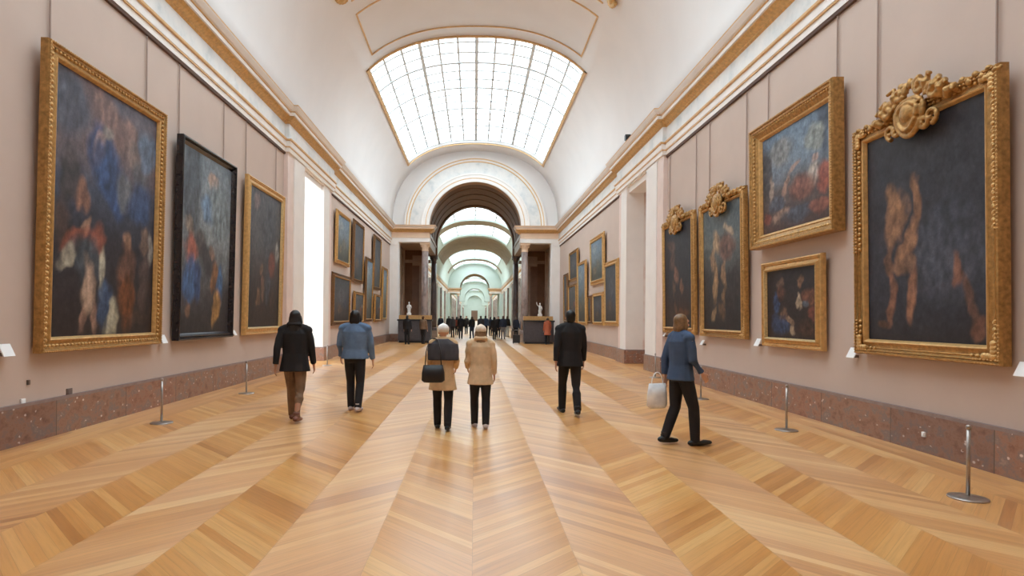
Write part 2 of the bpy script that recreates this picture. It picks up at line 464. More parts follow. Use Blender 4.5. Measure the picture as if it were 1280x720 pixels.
def arc_strip(bm, y0, y1, xa, xb, z_in, thick, n=28, mi=0, off0=0.0):
    """a band that follows the vault, y0..y1 wide, projecting z_in inward and thick deep"""
    rings = []
    for i in range(n + 1):
        X = xa + (xb - xa) * i / n
        e = .02; d = Vector((2 * e, (vpt(X + e) - vpt(X - e)))).normalized() if abs(X) < VA - .05 else Vector((0.1, -1)).normalized()
        nx, nz = -d.y, d.x
        if nz < 0: nx, nz = -nx, -nz
        zb = SPR + vpt(X)
        p0 = (X - nx * z_in, zb - nz * z_in); p1 = (X - nx * (z_in - thick), zb - nz * (z_in - thick))
        rings.append([(p0[0], y0, p0[1]), (p0[0], y1, p0[1]), (p1[0], y1, p1[1]), (p1[0], y0, p1[1])])
    ring_loft(bm, rings, mi=mi)
def long_strip(bm, X, wdt, y0, y1, z_in, thick, mi=0):
    z = SPR + vpt(X); e = .02
    d = Vector((2 * e, vpt(X + e) - vpt(X - e))).normalized(); n_ = Vector((-d.y, d.x))
    if n_.y < 0: n_ = -n_
    c = Vector((X, z))
    q = [c - n_ * z_in - d * wdt / 2, c - n_ * z_in + d * wdt / 2, c - n_ * (z_in - thick) + d * wdt / 2, c - n_ * (z_in - thick) - d * wdt / 2]
    ring_loft(bm, [[(p.x, y, p.y) for p in q] for y in (y0, y1)], mi=mi)
wi = 2
for (y0, y1) in SKY1 + SKY2 + SKY3 + SKY4 + SKY5:
    near = y0 < 40
    bm = bmesh.new()
    nx = 24; offg = -.24
    arc_strip(bm, y0 + .01, y1 - .01, -OX, OX, offg, .012, n=24)
    wo = struct('window_%d' % wi, bm, M['glass'], recalc=True); wi += 1
    bm = bmesh.new()
    rows = max(3, round((y1 - y0) / .92)); step = (y1 - y0) / rows
    ncol = 12
    import_x = []
    # columns evenly spaced along the curve
    S_ = [-OX + 2 * OX * i / 400 for i in range(401)]; L_ = [0]
    for a, b in zip(S_, S_[1:]): L_.append(L_[-1] + math.hypot(b - a, vpt(b) - vpt(a)))
    for k in range(ncol + 1):
        tgt = L_[-1] * k / ncol
        j = min(range(401), key=lambda q: abs(L_[q] - tgt)); import_x.append(S_[j])
    for k, X in enumerate(import_x):
        X = max(-OX + .03, min(OX - .03, X)); big = k % 3 == 0
        if near or big: long_strip(bm, X, .14 if big else .085, y0, y1, offg + (.07 if big else .025), .10 if big else .05)
    for r in range(rows + 1):
        y = y0 + step * r; big = r % 3 == 0
        if near or big:
            hw = .075 if big else .052
            ya, yb = max(y0, y - hw), min(y1, y + hw)
            arc_strip(bm, ya, yb, -OX + .01, OX - .01, offg + (.06 if big else .02), .09 if big else .045, n=26)
    obj('glazing_bars', bm, M['glazing'], wo)
    bm = bmesh.new()   # gilt frame round the opening
    fw = .10
    for yy in (y0 - fw, y1):
        arc_strip(bm, yy, yy + fw, -OX - fw, OX + fw, .05, .08, n=36)
    for X in (-OX - .04, OX + .04): long_strip(bm, X, fw + .02, y0 - fw, y1 + fw, .05, .08)
    obj('window_frame', bm, M['gold_line'] if near else M['vault_green'], wo)
    portal('portal_skylight', (0, (y0 + y1) / 2, SPR + vpt(OX) + .02), (0, 0, 0), 2 * OX + .1, y1 - y0)
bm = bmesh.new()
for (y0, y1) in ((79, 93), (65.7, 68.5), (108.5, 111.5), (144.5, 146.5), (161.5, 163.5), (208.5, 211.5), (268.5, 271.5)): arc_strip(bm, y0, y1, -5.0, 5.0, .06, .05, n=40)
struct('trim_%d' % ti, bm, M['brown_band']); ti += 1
# gilt panel outlines on the plain stretch of vault between the two skylights
bm = bmesh.new()
for (y0, y1) in ((15.3, 18.2), (18.95, 21.9)):
    xo = 3.9
    arc_strip(bm, y0, y0 + .05, -xo, xo, .03, .04); arc_strip(bm, y1 - .05, y1, -xo, xo, .03, .04)
    if y0 > 16:
        for X in (-xo, xo): long_strip(bm, X, .05, y0, y1, .03, .04)
struct('trim_%d' % ti, bm, M['gold_line']); ti += 1

# ---------------------------------------------------------------- cross walls with arch and columns
def vault_outline_z(X): return SPR + vpt(X)
def cross_wall(y0, y1, mats, deco, front, lower=True):
    """wall between vault and arch, y0..y1 thick; columns carry a straight entablature each side"""
    bm = bmesh.new(); N = 48
    def inner(k): a = PI * k / N; return (-AR * math.cos(a), AZ + AR * math.sin(a))
    pts_o = []
    for k in range(N + 1):
        a = PI * k / N; c, s_ = -math.cos(a), math.sin(a)
        # ray from arch centre to the vault
        lo, hi = AR, 9.0
        for _ in range(40):
            m = (lo + hi) / 2; X = c * m; Z = AZ + s_ * m
            inside = abs(X) < VA and Z < SPR + vpt(X)
            if inside: lo = m
            else: hi = m
        pts_o.append((c * lo * 1.01, AZ + s_ * lo * 1.01))
    for y, flip in ((y0, 0), (y1, 1)):
        A = [bm.verts.new((inner(k)[0], y, inner(k)[1])) for k in range(N + 1)]
        B = [bm.verts.new((pts_o[k][0], y, pts_o[k][1])) for k in range(N + 1)]
        for k in range(N):
            q = (A[k], A[k + 1], B[k + 1], B[k]); f = bm.faces.new(q if flip else q[::-1])
        if flip == 0: A0 = A
        else: A1 = A
    for k in range(N):
        f = bm.faces.new((A0[k], A1[k], A1[k + 1], A0[k + 1])); f.material_index = 1
    for s in (-1, 1):
        band(bm, s * AR, s * (WX + .5), y0, y1, 6.5, AZ + .02)
        band(bm, s * (WX - .58), s * (WX + .5), y0, y1, .0, 6.5)
    return bm
def arch_rings(y, d=1):
    """concentric mouldings on the face at y, projecting towards the camera"""
    bm = bmesh.new()
    prof = [(AR, 0, 0), (AR, .12, 0), (AR + .2, .12, 4), (AR + .22, .15, 4), (AR + .25, .15, 0), (AR + .42, .16, 0), (AR + .46, .19, 0), (AR + .55, .19, 0), (AR + .58, .06, 2),
            (AR + 1.28, .06, 4), (AR + 1.3, .11, 4), (AR + 1.34, .11, 0), (AR + 1.45, .14, 4), (AR + 1.48, .17, 4), (AR + 1.51, .17, 0), (AR + 1.62, .18, 0), (AR + 1.66, 0, 0)]
    N = 56; rows = []
    for k in range(N + 1):
        a = PI * k / N
        rows.append([bm.verts.new((-r * math.cos(a), y - dd * d, AZ + .12 + r * math.sin(a) - .12 * math.sin(a))) for r, dd, _ in prof])
    for a, b in zip(rows, rows[1:]):
        for k in range(len(prof) - 1):
            f = bm.faces.new((a[k], a[k + 1], b[k + 1], b[k])); f.material_index = prof[k][2]
    return bm
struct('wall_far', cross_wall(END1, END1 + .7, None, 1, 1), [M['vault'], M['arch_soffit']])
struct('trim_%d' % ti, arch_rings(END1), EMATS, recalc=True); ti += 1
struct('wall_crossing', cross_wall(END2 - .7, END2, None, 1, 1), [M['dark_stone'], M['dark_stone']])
struct('wall_distant', cross_wall(END3, END3 + .7, None, 1, 1), [M['far_wall'], M['dark_stone']])
for nm_, e_ in (('wall_fifth', END5), ('wall_sixth', END6 - .7), ('wall_seventh', END7), ('wall_eighth', END8 - .7)):
    struct(nm_, cross_wall(e_, e_ + .7, None, 1, 1), [M['far_wall'], M['far_wall']])
struct('wall_farthest', cross_wall(END4 - .7, END4, None, 1, 1), [M['far_wall'], M['dark_stone']])
for s in (-1, 1):
    sd = -1 if s < 0 else 1
    struct('trim_%d' % ti, sweep([(s * (WX - .1), END1), (s * AR, END1), (s * AR, END1 + .7)], CROSS, sd), EMATS, recalc=False); ti += 1
    struct('trim_%d' % ti, sweep([(s * (WX - .1), END3), (s * AR, END3), (s * AR, END3 + .7)], CROSS, sd), EMATS, recalc=False); ti += 1
    # white pier that closes the near bay
    bm = bmesh.new(); band(bm, s * (WX - .50), s * (WX + .1), END1 - .06, END1 + .02, .5, 6.5)
    band(bm, s * (WX - .53), s * (WX + .1), END1 - .10, END1 + .02, 6.3, 6.44)
    struct('trim_%d' % ti, bm, M['white']); ti += 1
    bm = bmesh.new(); band(bm, s * (WX - .6), s * (WX + .1), END1 - .12, END1 + .02, 0, .5)
    struct('baseboard_far', bm, M['plinth'])
# crossing: barrel, beams, side walls, aisle soffits
for (a, b, far) in ((END1 + .7, END2 - .7, 0), (END3 + .7, END4 - .7, 1), (END5 + .7, END6 - .7, 1), (END7 + .7, END8 - .7, 1)):
    bm = bmesh.new(); N = 40; Rr = AR + .12
    rows = [[bm.verts.new((-Rr * math.cos(PI * k / N), y, AZ - .02 + Rr * math.sin(PI * k / N))) for k in range(N + 1)] for y in (a, b)]
    for k in range(N): bm.faces.new((rows[0][k], rows[0][k + 1], rows[1][k + 1], rows[1][k]))
    # transverse ribs
    if not far:
        for yy in (a + 1.6, (a + b) / 2 - .3, b - 2.2):
            rr = [[( -q * math.cos(PI * k / N), y, AZ - .02 + q * math.sin(PI * k / N)) for (q, y) in ((Rr, yy), (Rr - .04, yy), (Rr - .04, yy + .6), (Rr, yy + .6))] for k in range(N + 1)]
            ring_loft(bm, rr)
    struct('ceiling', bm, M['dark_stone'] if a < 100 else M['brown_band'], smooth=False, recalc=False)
    bm = bmesh.new()
    for s in (-1, 1):
        band(bm, s * (AR + .12), s * (AR + .55), a - .01, b + .01, 6.5, AZ)
        band(bm, s * (AR + .5), s * (WX + .4), a - .01, b + .01, 6.9, 7.2)
        band(bm, s * (AR + .06), s * (AR + .14), a, b, 7.1, 7.25)
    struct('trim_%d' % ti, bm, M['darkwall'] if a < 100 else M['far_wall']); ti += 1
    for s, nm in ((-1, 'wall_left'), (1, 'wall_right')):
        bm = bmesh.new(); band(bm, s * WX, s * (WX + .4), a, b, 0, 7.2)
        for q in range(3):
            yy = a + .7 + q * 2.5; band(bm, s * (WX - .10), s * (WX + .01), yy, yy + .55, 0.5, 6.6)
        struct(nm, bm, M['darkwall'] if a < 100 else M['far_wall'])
# panelled screens that fill most of the side openings at the back of the crossing
for s in (-1, 1):
    bm = bmesh.new()
    band(bm, s * 4.05, s * (WX + .1), END2 - .55, END2 - .05, 0, 6.5)
    band(bm, s * 4.05, s * 4.30, END2 - .68, END2 - .5, .3, 6.5)
    band(bm, s * 5.15, s * 5.35, END2 - .68, END2 - .5, .3, 6.5)
    band(bm, s * 3.5, s * (WX + .1), END2 - .76, END2 - .5, 5.9, 6.15)
    struct('trim_%d' % ti, bm, M['darkwall']); ti += 1
    bm = bmesh.new(); band(bm, s * 4.42, s * 5.05, END2 - .62, END2 - .54, .1, 5.7)
    band(bm, s * 4.50, s * 4.97, END2 - .65, END2 - .6, .5, 5.3)
    struct('door_%d' % (1 if s < 0 else 2), bm, M['rosewood'])

# walls of the further galleries
for (a, b) in ((END2, END3), (END4, END5), (END6, END7), (END8, FAR)):
    for s, nm in ((-1, 'wall_left'), (1, 'wall_right')):
        bm = bmesh.new(); band(bm, s * WX, s * (WX + .5), a - .05, b + .05, 0, 8.2)
        struct(nm, bm, M['far_wall'])
        struct('trim_%d' % ti, sweep([(s * WX, a), (s * WX, b)], ENT, -1 if s < 0 else 1), EMATS, recalc=False); ti += 1
        # stone piers along the far galleries
        bm = bmesh.new(); nq = int((b - a) / 12)
        for q in range(1, nq + 1):
            yy = a + (b - a) * q / (nq + 1); band(bm, s * (WX - .3), s * (WX + .1), yy - .5, yy + .5, .5, 6.4)
        struct('trim_%d' % ti, bm, M['column']); ti += 1
        bm = bmesh.new(); band(bm, s * (WX - .05), s * (WX + .02), a, b, 0, .5)
        struct('baseboard_' + nm[5:], bm, M['plinth'])
# end of everything, and the wall behind the camera
bm = bmesh.new(); box(bm, -6.1, 6.1, FAR, FAR + .3, 0, 13); struct('wall_end', bm, M['far_wall'])
bm = bmesh.new(); box(bm, -1.6, 1.6, FAR - .1, FAR + .05, 0, 5.2); struct('door_3', bm, M['rosewood'])
bm = bmesh.new(); box(bm, -6.1, 6.1, BACK - .3, BACK, 0, 13); struct('wall_back', bm, M['fabric_wall'])

# ---------------------------------------------------------------- columns
def make_column(mat, capmat):
    t = thing('marble_column', '', 'column')
    bm = bmesh.new(); box(bm, -.32, .32, -.32, .32, 0, .55)
    obj('pedestal', bm, M['darkwall'], t)
    bm = bmesh.new(); lathe(bm, [(.31, .55), (.31, .62), (.27, .66), (.29, .70), (.29, .75), (.24, .79)]); obj('base', bm, mat, t, True)
    bm = bmesh.new(); lathe(bm, [(.235, .78), (.235, 1.5), (.23, 3), (.205, 5.95)]); obj('shaft', bm, mat, t, True)
    bm = bmesh.new(); lathe(bm, [(.21, 5.93), (.23, 5.95), (.23, 6.0), (.205, 6.02), (.22, 6.12), (.28, 6.30), (.31, 6.36)])
    for k in range(8):
        a = PI / 4 * k; ellipsoid(bm, (.27 * math.cos(a), .27 * math.sin(a), 6.28), (.05, .05, .07), seg=8, rings=6)
    box(bm, -.32, .32, -.32, .32, 6.36, 6.5); obj('capital', bm, capmat, t)
    return t
c1 = make_column(M['column'], M['beige']); c2 = make_column(M['column_dark'], M['column_dark'])
def place_column(proto, x, y, lab, first):
    o = proto if first else dup(proto); o.location = (x, y, 0)
    tag(o, lab, 'column', 'marble columns carrying the arches')
place_column(c1, -3.28, END1 + .35, 'pinkish grey marble column left of the near dark arch, behind the left counter', True)
place_column(c1, 3.28, END1 + .35, 'pinkish grey marble column right of the near dark arch, behind the right counter', False)
place_column(c2, -3.28, END2 - .35, 'darker grey marble column at the back left of the dark crossing vault', True)
place_column(c2, 3.28, END2 - .35, 'darker grey marble column at the back right of the dark crossing vault', False)
for s, nm in ((-1, 'left'), (1, 'right')):
    place_column(c1, s * 3.28, END3 + .35, 'tiny distant marble column on the %s of the far pale arch' % nm, False)

# ---------------------------------------------------------------- paintings
def paint_mat():
    t = NT('old_oil_paint')
    a = t.add('ShaderNodeAttribute', attribute_name='paint')
    v = t.n.new('ShaderNodeTexCoord').outputs['Object']
    n1 = t.noise(t.scaled(v, (1, 1.0, .8)), 7, 6, .7)
    n2 = t.noise(v, 28, 3, .6)
    c = t.mix(1.0, a.outputs['Color'], t.ramp(n1, [(.3, (.62, .62, .66, 1)), (.55, (1, 1, 1, 1)), (.75, (1.35, 1.28, 1.2, 1))]), 'MULTIPLY')
    c = t.mix(1.0, c, t.ramp(n2, [(.35, (.85, .85, .85, 1)), (.7, (1.15, 1.15, 1.15, 1))]), 'MULTIPLY')
    t.link(c, t.b.inputs['Base Color']); t.b.inputs['Roughness'].default_value = .45
    t.b.inputs['Specular IOR Level'].default_value = .3
    return t.m
M['paint'] = paint_mat()
def hsh(i, j, k):
    x = np.sin(i * 127.1 + j * 311.7 + k * 74.7) * 43758.5453; return x - np.floor(x)
def vnoise(x, y, k):
    i, j = np.floor(x), np.floor(y); fx, fy = x - i, y - j
    fx = fx * fx * (3 - 2 * fx); fy = fy * fy * (3 - 2 * fy)
    a = hsh(i, j, k) * (1 - fx) + hsh(i + 1, j, k) * fx; b = hsh(i, j + 1, k) * (1 - fx) + hsh(i + 1, j + 1, k) * fx
    return a * (1 - fy) + b * fy
def L3(c): return np.array(srgb(*c)[:3])
def art_colour(art, u, v, k):
    """loose patches of colour for arrays u (to the right) and v (down), both 0..1"""
    n1 = vnoise(u * 7, v * 8, k) - .5; n2 = vnoise(u * 7 + 40, v * 8, k) - .5; n3 = vnoise(u * 24, v * 28, k) - .5; n4 = vnoise(u * 24, v * 28 + 50, k) - .5
    wu = u + n1 * .08 + n3 * .03; wv = v + n2 * .06 + n4 * .026; fold = vnoise(u * 34 + v * 9, v * 20 - u * 6, k + 3)
    st = art['bg']; wc = np.clip(wv, 0, 1)
    c = np.stack([np.interp(wc, [a for a, _ in st], [L3(q)[ch] for _, q in st]) for ch in range(3)], axis=-1)
    for (cx, cy, rx, ry, ang, col) in art['blobs']:
        dx, dy = wu - cx, wv - cy; ca, sa = math.cos(ang), math.sin(ang)
        d = np.sqrt(((dx * ca + dy * sa) / rx) ** 2 + ((-dx * sa + dy * ca) / ry) ** 2)
        m = (np.clip((1.28 - d) / .5, 0, 1) * .88)[..., None]
        c = c * (1 - m) + L3(col) * (.5 + .85 * fold)[..., None] * m
    f = (.78 + .30 * vnoise(u * 22, v * 26, k + 9)) * (.82 + .36 * vnoise(u * 60, v * 50, k + 11))
    return c * f[..., None]
DK = (44, 40, 44)
ARTS = {
 'assembly': dict(bg=[(0, (92, 88, 100)), (.22, (118, 98, 96)), (.42, (66, 74, 92)), (.62, (46, 44, 52)), (1, (48, 40, 40))], blobs=[
   (.1, .14, .16, .12, 0, (82, 86, 100)), (.55, .14, .3, .09, .3, (138, 108, 100)), (.88, .17, .12, .09, 0, (98, 116, 138)), (.42, .25, .13, .10, .4, (54, 72, 112)), (.47, .17, .05, .035, 0, (150, 140, 132)),
   (.40, .25, .06, .07, .2, (196, 158, 140)), (.50, .35, .20, .10, .6, (52, 78, 122)), (.72, .22, .09, .06, 0, (140, 122, 116)), (.80, .30, .10, .06, .3, (100, 102, 108)), (.66, .40, .10, .07, .5, (104, 104, 106)),
   (.82, .42, .14, .10, 0, (56, 78, 116)), (.12, .4, .09, .10, 0, (74, 66, 66)), (.24, .46, .06, .06, .3, (150, 108, 88)), (.08, .6, .08, .10, 0, (84, 66, 60)), (.28, .58, .035, .035, 0, (176, 140, 118)),
   (.20, .64, .13, .035, -.4, (160, 92, 70)), (.40, .62, .06, .06, .7, (158, 92, 72)), (.30, .70, .14, .08, 0, (70, 78, 86)), (.12, .72, .07, .03, -.5, (186, 178, 158)), (.44, .74, .03, .09, .1, (184, 178, 158)),
   (.30, .80, .06, .10, 0, (188, 158, 136)), (.26, .93, .03, .06, .2, (166, 130, 112)), (.38, .92, .03, .06, -.4, (160, 126, 108)), (.48, .86, .08, .09, -.5, (66, 88, 118)), (.55, .92, .05, .07, .6, (182, 174, 150)),
   (.70, .60, .05, .04, 0, (140, 106, 86)), (.70, .70, .09, .08, 0, (112, 78, 62)), (.70, .84, .08, .11, 0, (122, 72, 40)), (.88, .58, .05, .05, 0, (120, 98, 86)), (.95, .62, .03, .07, 0, (150, 146, 140)), (.90, .76, .06, .12, 0, (82, 68, 64)), (.85, .92, .12, .04, 0, (70, 56, 50))]),
 'robes': dict(bg=[(0, (118, 130, 140)), (.4, (136, 142, 144)), (.75, (76, 72, 74)), (1, (44, 42, 46))], blobs=[
   (.18, .2, .18, .3, 0, (72, 78, 86)), (.62, .13, .10, .05, 0, (190, 158, 138)), (.5, .3, .12, .06, .4, (108, 134, 164)), (.75, .3, .2, .16, .2, (126, 136, 140)), (.9, .5, .08, .14, 0, (132, 140, 144)),
   (.15, .42, .08, .04, 0, (150, 132, 116)), (.32, .5, .16, .09, 0, (78, 68, 66)), (.2, .55, .12, .09, .2, (178, 104, 84)), (.18, .7, .13, .13, 0, (74, 106, 150)), (.32, .74, .08, .11, 0, (56, 78, 118)), (.52, .58, .14, .08, 0, (58, 52, 54)),
   (.62, .52, .05, .04, 0, (150, 120, 104)), (.66, .68, .08, .09, 0, (140, 96, 62)), (.8, .72, .06, .12, 0, (76, 110, 152)), (.72, .86, .12, .06, -.6, (176, 132, 76)), (.14, .86, .05, .05, 0, (128, 96, 76))]),
 'dim': dict(bg=[(0, (84, 86, 92)), (.35, (88, 86, 88)), (.65, (66, 58, 60)), (1, (52, 42, 40))], blobs=[
   (.25, .1, .08, .05, 0, (130, 114, 112)), (.6, .3, .2, .2, 0, (76, 78, 84)), (.9, .42, .07, .08, 0, (150, 148, 144)), (.72, .52, .1, .1, .3, (128, 72, 56)), (.4, .6, .05, .04, 0, (142, 112, 92)), (.3, .78, .06, .06, 0, (138, 104, 80)), (.6, .7, .08, .12, 0, (82, 86, 96)), (.45, .72, .04, .07, 0, (130, 100, 82)), (.75, .8, .1, .08, 0, (76, 56, 48))]),
 'night_pale': dict(bg=[(0, (54, 54, 60)), (.5, (54, 55, 64)), (.8, (50, 52, 62)), (1, (44, 40, 44))], blobs=[
   (.7, .6, .26, .2, 0, (76, 80, 92)), (.28, .36, .10, .07, .9, (166, 122, 88)), (.24, .45, .09, .09, 0, (158, 116, 86)), (.44, .36, .035, .10, -.1, (160, 116, 84)), (.40, .52, .05, .11, .6, (168, 122, 90)), (.24, .62, .04, .08, 0, (122, 88, 68)),
   (.25, .80, .03, .12, .1, (146, 100, 76)), (.43, .78, .035, .13, .1, (152, 106, 80)), (.36, .64, .09, .04, 0, (140, 104, 80)), (.76, .70, .035, .06, -.4, (138, 94, 74)), (.86, .84, .03, .12, -.5, (112, 80, 66)), (.94, .95, .05, .05, 0, (138, 94, 74)), (.18, .93, .06, .02, 0, (112, 78, 58))]),
 'sky_group': dict(bg=[(0, (112, 136, 160)), (.35, (122, 138, 154)), (.6, (92, 84, 84)), (1, (82, 58, 52))], blobs=[
   (.92, .15, .07, .3, 0, (66, 74, 90)), (.8, .22, .12, .12, .3, (146, 152, 146)), (.3, .22, .2, .14, 0, (130, 130, 128)), (.06, .4, .07, .3, 0, (70, 64, 66)), (.14, .55, .04, .12, -.2, (176, 156, 142)), (.78, .42, .04, .04, 0, (190, 158, 146)), (.76, .56, .06, .10, .3, (188, 176, 166)),
   (.92, .62, .1, .13, 0, (164, 88, 70)), (.62, .64, .16, .10, 0, (132, 84, 70)), (.5, .42, .1, .03, -.6, (170, 140, 128)), (.38, .6, .04, .1, .3, (174, 138, 122)), (.25, .72, .12, .07, 0, (84, 90, 104)), (.3, .85, .12, .06, -.3, (172, 140, 124)), (.55, .88, .2, .08, 0, (78, 84, 98)), (.85, .86, .14, .06, 0, (150, 92, 76)), (.1, .85, .06, .06, 0, (130, 72, 60))]),
 'dark_pair': dict(bg=[(0, (42, 36, 40)), (1, (50, 38, 36))], blobs=[
   (.3, .22, .08, .09, 0, (112, 88, 74)), (.3, .36, .08, .1, 0, (96, 62, 50)), (.2, .5, .05, .16, 0, (58, 84, 122)), (.34, .66, .06, .09, 0, (126, 96, 76)), (.28, .8, .18, .13, .3, (54, 74, 108)), (.48, .74, .1, .04, .6, (150, 122, 98)), (.54, .88, .05, .07, 0, (168, 150, 126)),
   (.70, .2, .06, .08, 0, (132, 98, 74)), (.68, .48, .04, .12, 0, (190, 168, 142)), (.86, .42, .12, .12, 0, (118, 76, 58)), (.78, .52, .05, .05, 0, (90, 100, 112)), (.92, .66, .08, .1, 0, (124, 70, 56)), (.8, .85, .14, .12, 0, (74, 52, 42))]),
 'pale_pair': dict(bg=[(0, (88, 100, 106)), (.3, (104, 112, 112)), (.55, (62, 60, 62)), (1, (42, 38, 42))], blobs=[
   (.35, .28, .1, .08, .6, (176, 146, 114)), (.7, .22, .12, .03, .2, (190, 166, 138)), (.62, .34, .2, .09, 0, (118, 84, 72)), (.28, .45, .06, .1, .3, (158, 126, 96)), (.34, .62, .07, .14, 0, (164, 130, 94)), (.55, .52, .05, .09, .5, (150, 118, 90)), (.56, .68, .04, .10, 0, (126, 98, 72)), (.3, .86, .1, .04, -.5, (150, 122, 92)), (.5, .84, .05, .07, 0, (108, 84, 66)), (.75, .7, .15, .15, 0, (56, 48, 50))]),
 'dark_single': dict(bg=[(0, (52, 52, 60)), (.6, (46, 44, 52)), (.85, (60, 44, 40)), (1, (40, 34, 36))], blobs=[
   (.25, .2, .14, .06, .3, (104, 78, 70)), (.3, .34, .1, .07, 0, (92, 70, 64)), (.45, .48, .06, .1, -.3, (140, 100, 82)), (.35, .6, .05, .08, 0, (112, 84, 70)), (.62, .62, .05, .08, -.5, (136, 98, 80)), (.4, .8, .04, .09, 0, (108, 78, 62)), (.6, .88, .25, .04, 0, (108, 68, 44))]),
 'grey_dark': dict(bg=[(0, (72, 76, 86)), (.5, (74, 74, 82)), (1, (58, 48, 46))], blobs=[(.5, .4, .2, .15, .3, (92, 92, 100)), (.4, .7, .12, .1, 0, (104, 84, 72)), (.7, .6, .1, .1, 0, (64, 72, 92))]),
 'blue_sky': dict(bg=[(0, (122, 146, 168)), (.4, (118, 132, 142)), (.7, (84, 88, 84)), (1, (66, 60, 54))], blobs=[(.3, .2, .2, .1, 0, (150, 160, 166)), (.6, .6, .15, .1, .3, (110, 104, 92)), (.3, .75, .12, .08, 0, (128, 108, 86))]),
}
STY = {   # W frame width, D projection, materials (outer, scoop, inner line)
 'gilt': ('gold_dark', 'gold'), 'gilt_bright': ('gold', 'gold_pale'), 'black': ('black_frame', 'black_frame'), 'brown': ('brown_frame', 'gold_dark'),
}
def painting(side, yn, yf, z0, z1, D, W, style, art, label, group=None, ornament='line', crest=False, res=1.0, seed=1, rods=True, canvas_d=.09):
    D = D - .03; LEAN = math.radians(1.0)
    """side -1 left / +1 right; yn..yf along the wall; frame projects D from the wall"""
    s = side; ya, yb = min(yn, yf), max(yn, yf); cy = (ya + yb) / 2
    root = thing('framed_painting', label, 'painting', (s * WX, cy, z0), 0, group)
    root.rotation_euler = (0, -s * LEAN, 0)
    def P(u, z, d): return (-s * d, u - cy, z - z0)      # local coordinates
    # moulded frame: closed profile swept round the four sides with mitred corners
    cd = canvas_d
    if style == 'black': prof = [(0, .05), (0, D), (.02, D + .01), (W * .25, D + .01), (W * .4, D - .03), (W * .6, D - .02), (W * .85, D - .06), (W, cd), (W, .05)]
    else: prof = [(0, .05), (0, D - .03), (.012, D), (W * .16, D + .005), (W * .22, D - .02), (W * .34, D - .022), (W * .40, D - .045), (W * .62, D * .62 + .02), (W * .78, cd + .05), (W * .82, cd + .062), (W * .90, cd + .055), (W, cd + .01), (W, .05)]
    bm = bmesh.new(); rows = []
    for (cu, cz, su, sz) in ((ya, z0, 1, 1), (yb, z0, -1, 1), (yb, z1, -1, -1), (ya, z1, 1, -1)):
        rows.append([bm.verts.new(P(cu + su * w_, cz + sz * w_, d)) for w_, d in prof])
    n = len(prof)
    for i in range(4):
        a, b = rows[i], rows[(i + 1) % 4]
        for k in range(n):
            f = bm.faces.new((a[k], b[k], b[(k + 1) % n], a[(k + 1) % n]))
            f.material_index = 0 if k < n * .55 else 1
    m1, m2 = STY[style]
    obj('frame', bm, [M[m1], M[m2]], root)
    # canvas with brushed colour
    nu = max(6, int(92 * res)); nv = max(8, int(120 * res))
    me = bpy.data.meshes.new('canvas'); vs = []; fs = []; cs = []
    for j in range(nv + 1):
        for i in range(nu + 1):
            u, v = i / nu, j / nv
            uu = u if s < 0 else 1 - u           # picture left is near on the left wall, far on the right wall
            vs.append(P(ya + W * .98 + (yb - ya - 1.96 * W) * uu, z1 - W * .98 - (z1 - z0 - 1.96 * W) * v, cd + .002))
    gv, gu = np.meshgrid(np.linspace(0, 1, nv + 1), np.linspace(0, 1, nu + 1), indexing='ij')
    cs = art_colour(ARTS[art], gu, gv, seed * 13).reshape(-1, 3)
    for j in range(nv):
        for i in range(nu):
            a = j * (nu + 1) + i; q = (a, a + 1, a + nu + 2, a + nu + 1)
            fs.append(q[::-1])
    me.from_pydata(vs, [], fs)
    at_ = me.color_attributes.new('paint', 'FLOAT_COLOR', 'POINT')
    at_.data.foreach_set('color', np.concatenate([cs, np.ones((len(cs), 1))], axis=1).astype(np.float32).ravel())
    me.materials.append(M['paint'])
    # a thin stretcher so the canvas has thickness
    bmx = bmesh.new(); bmx.from_mesh(me)
    x0, x1 = sorted((-s * (cd - .03), -s * (cd - .001)))
    box(bmx, x0, x1, ya + W * .95 - cy, yb - W * .95 - cy, W * .95, z1 - z0 - W * .95, 1)
    bmx.to_mesh(me); bmx.free(); me.materials.append(M['back'])
    co = bpy.data.objects.new('canvas', me); COL.objects.link(co); co.parent = root
    # carving
    if ornament in ('beads', 'rich', 'half'):
        bm = bmesh.new()
        def carve(u, z, r, d, big):
            if big: ellipsoid(bm, P(u, z, d), (r * .8, r, r), seg=8, rings=6)
            else: ellipsoid(bm, P(u, z, d), (r * .7, r, r * .8), seg=6, rings=5)
        def run(fr, r, d, step, zlo=None):
            a_, b_, c_, e_ = ya + W * fr, yb - W * fr, z0 + W * fr, z1 - W * fr
            tube(bm, [P(a_, c_, d - r * .5), P(b_, c_, d - r * .5), P(b_, e_, d - r * .5), P(a_, e_, d - r * .5), P(a_, c_ + .001, d - r * .5)], r * .45, 6)
            H = z1 - z0 - 2 * W * fr; Lh = yb - ya - 2 * W * fr
            k = max(2, int(Lh / step))
            for i in range(k + 1):
                u = ya + W * fr + Lh * i / k
                carve(u, z1 - W * fr, r, d, False)
                if ornament != 'half' or abs(i / k - .5) > .36: carve(u, z0 + W * fr, r, d, False)
            k = max(2, int(H / step))
            for i in range(1, k):
                z = z0 + W * fr + H * i / k
                if ornament == 'half' and .14 < i / k < .45: continue
                for u in (ya + W * fr, yb - W * fr): carve(u, z, r, d, True)
        run(.45, .026, D * .80, .070)
        run(.09, .011, D + .004, .04)
        if ornament != 'beads':
            run(.28, .016, D - .005, .045)
            for cu, su in ((ya, 1), (yb, -1)):
                for cz, sz in ((z0, 1), (z1, -1)):
                    for k in range(7):
                        q = k / 6 * 1.5
                        ellipsoid(bm, P(cu + su * (W * .45 + .09 * q * (k % 2)), cz + sz * (W * .45 + .09 * q * ((k + 1) % 2)), D * .9), (.028, .04, .04), seg=8, rings=6)
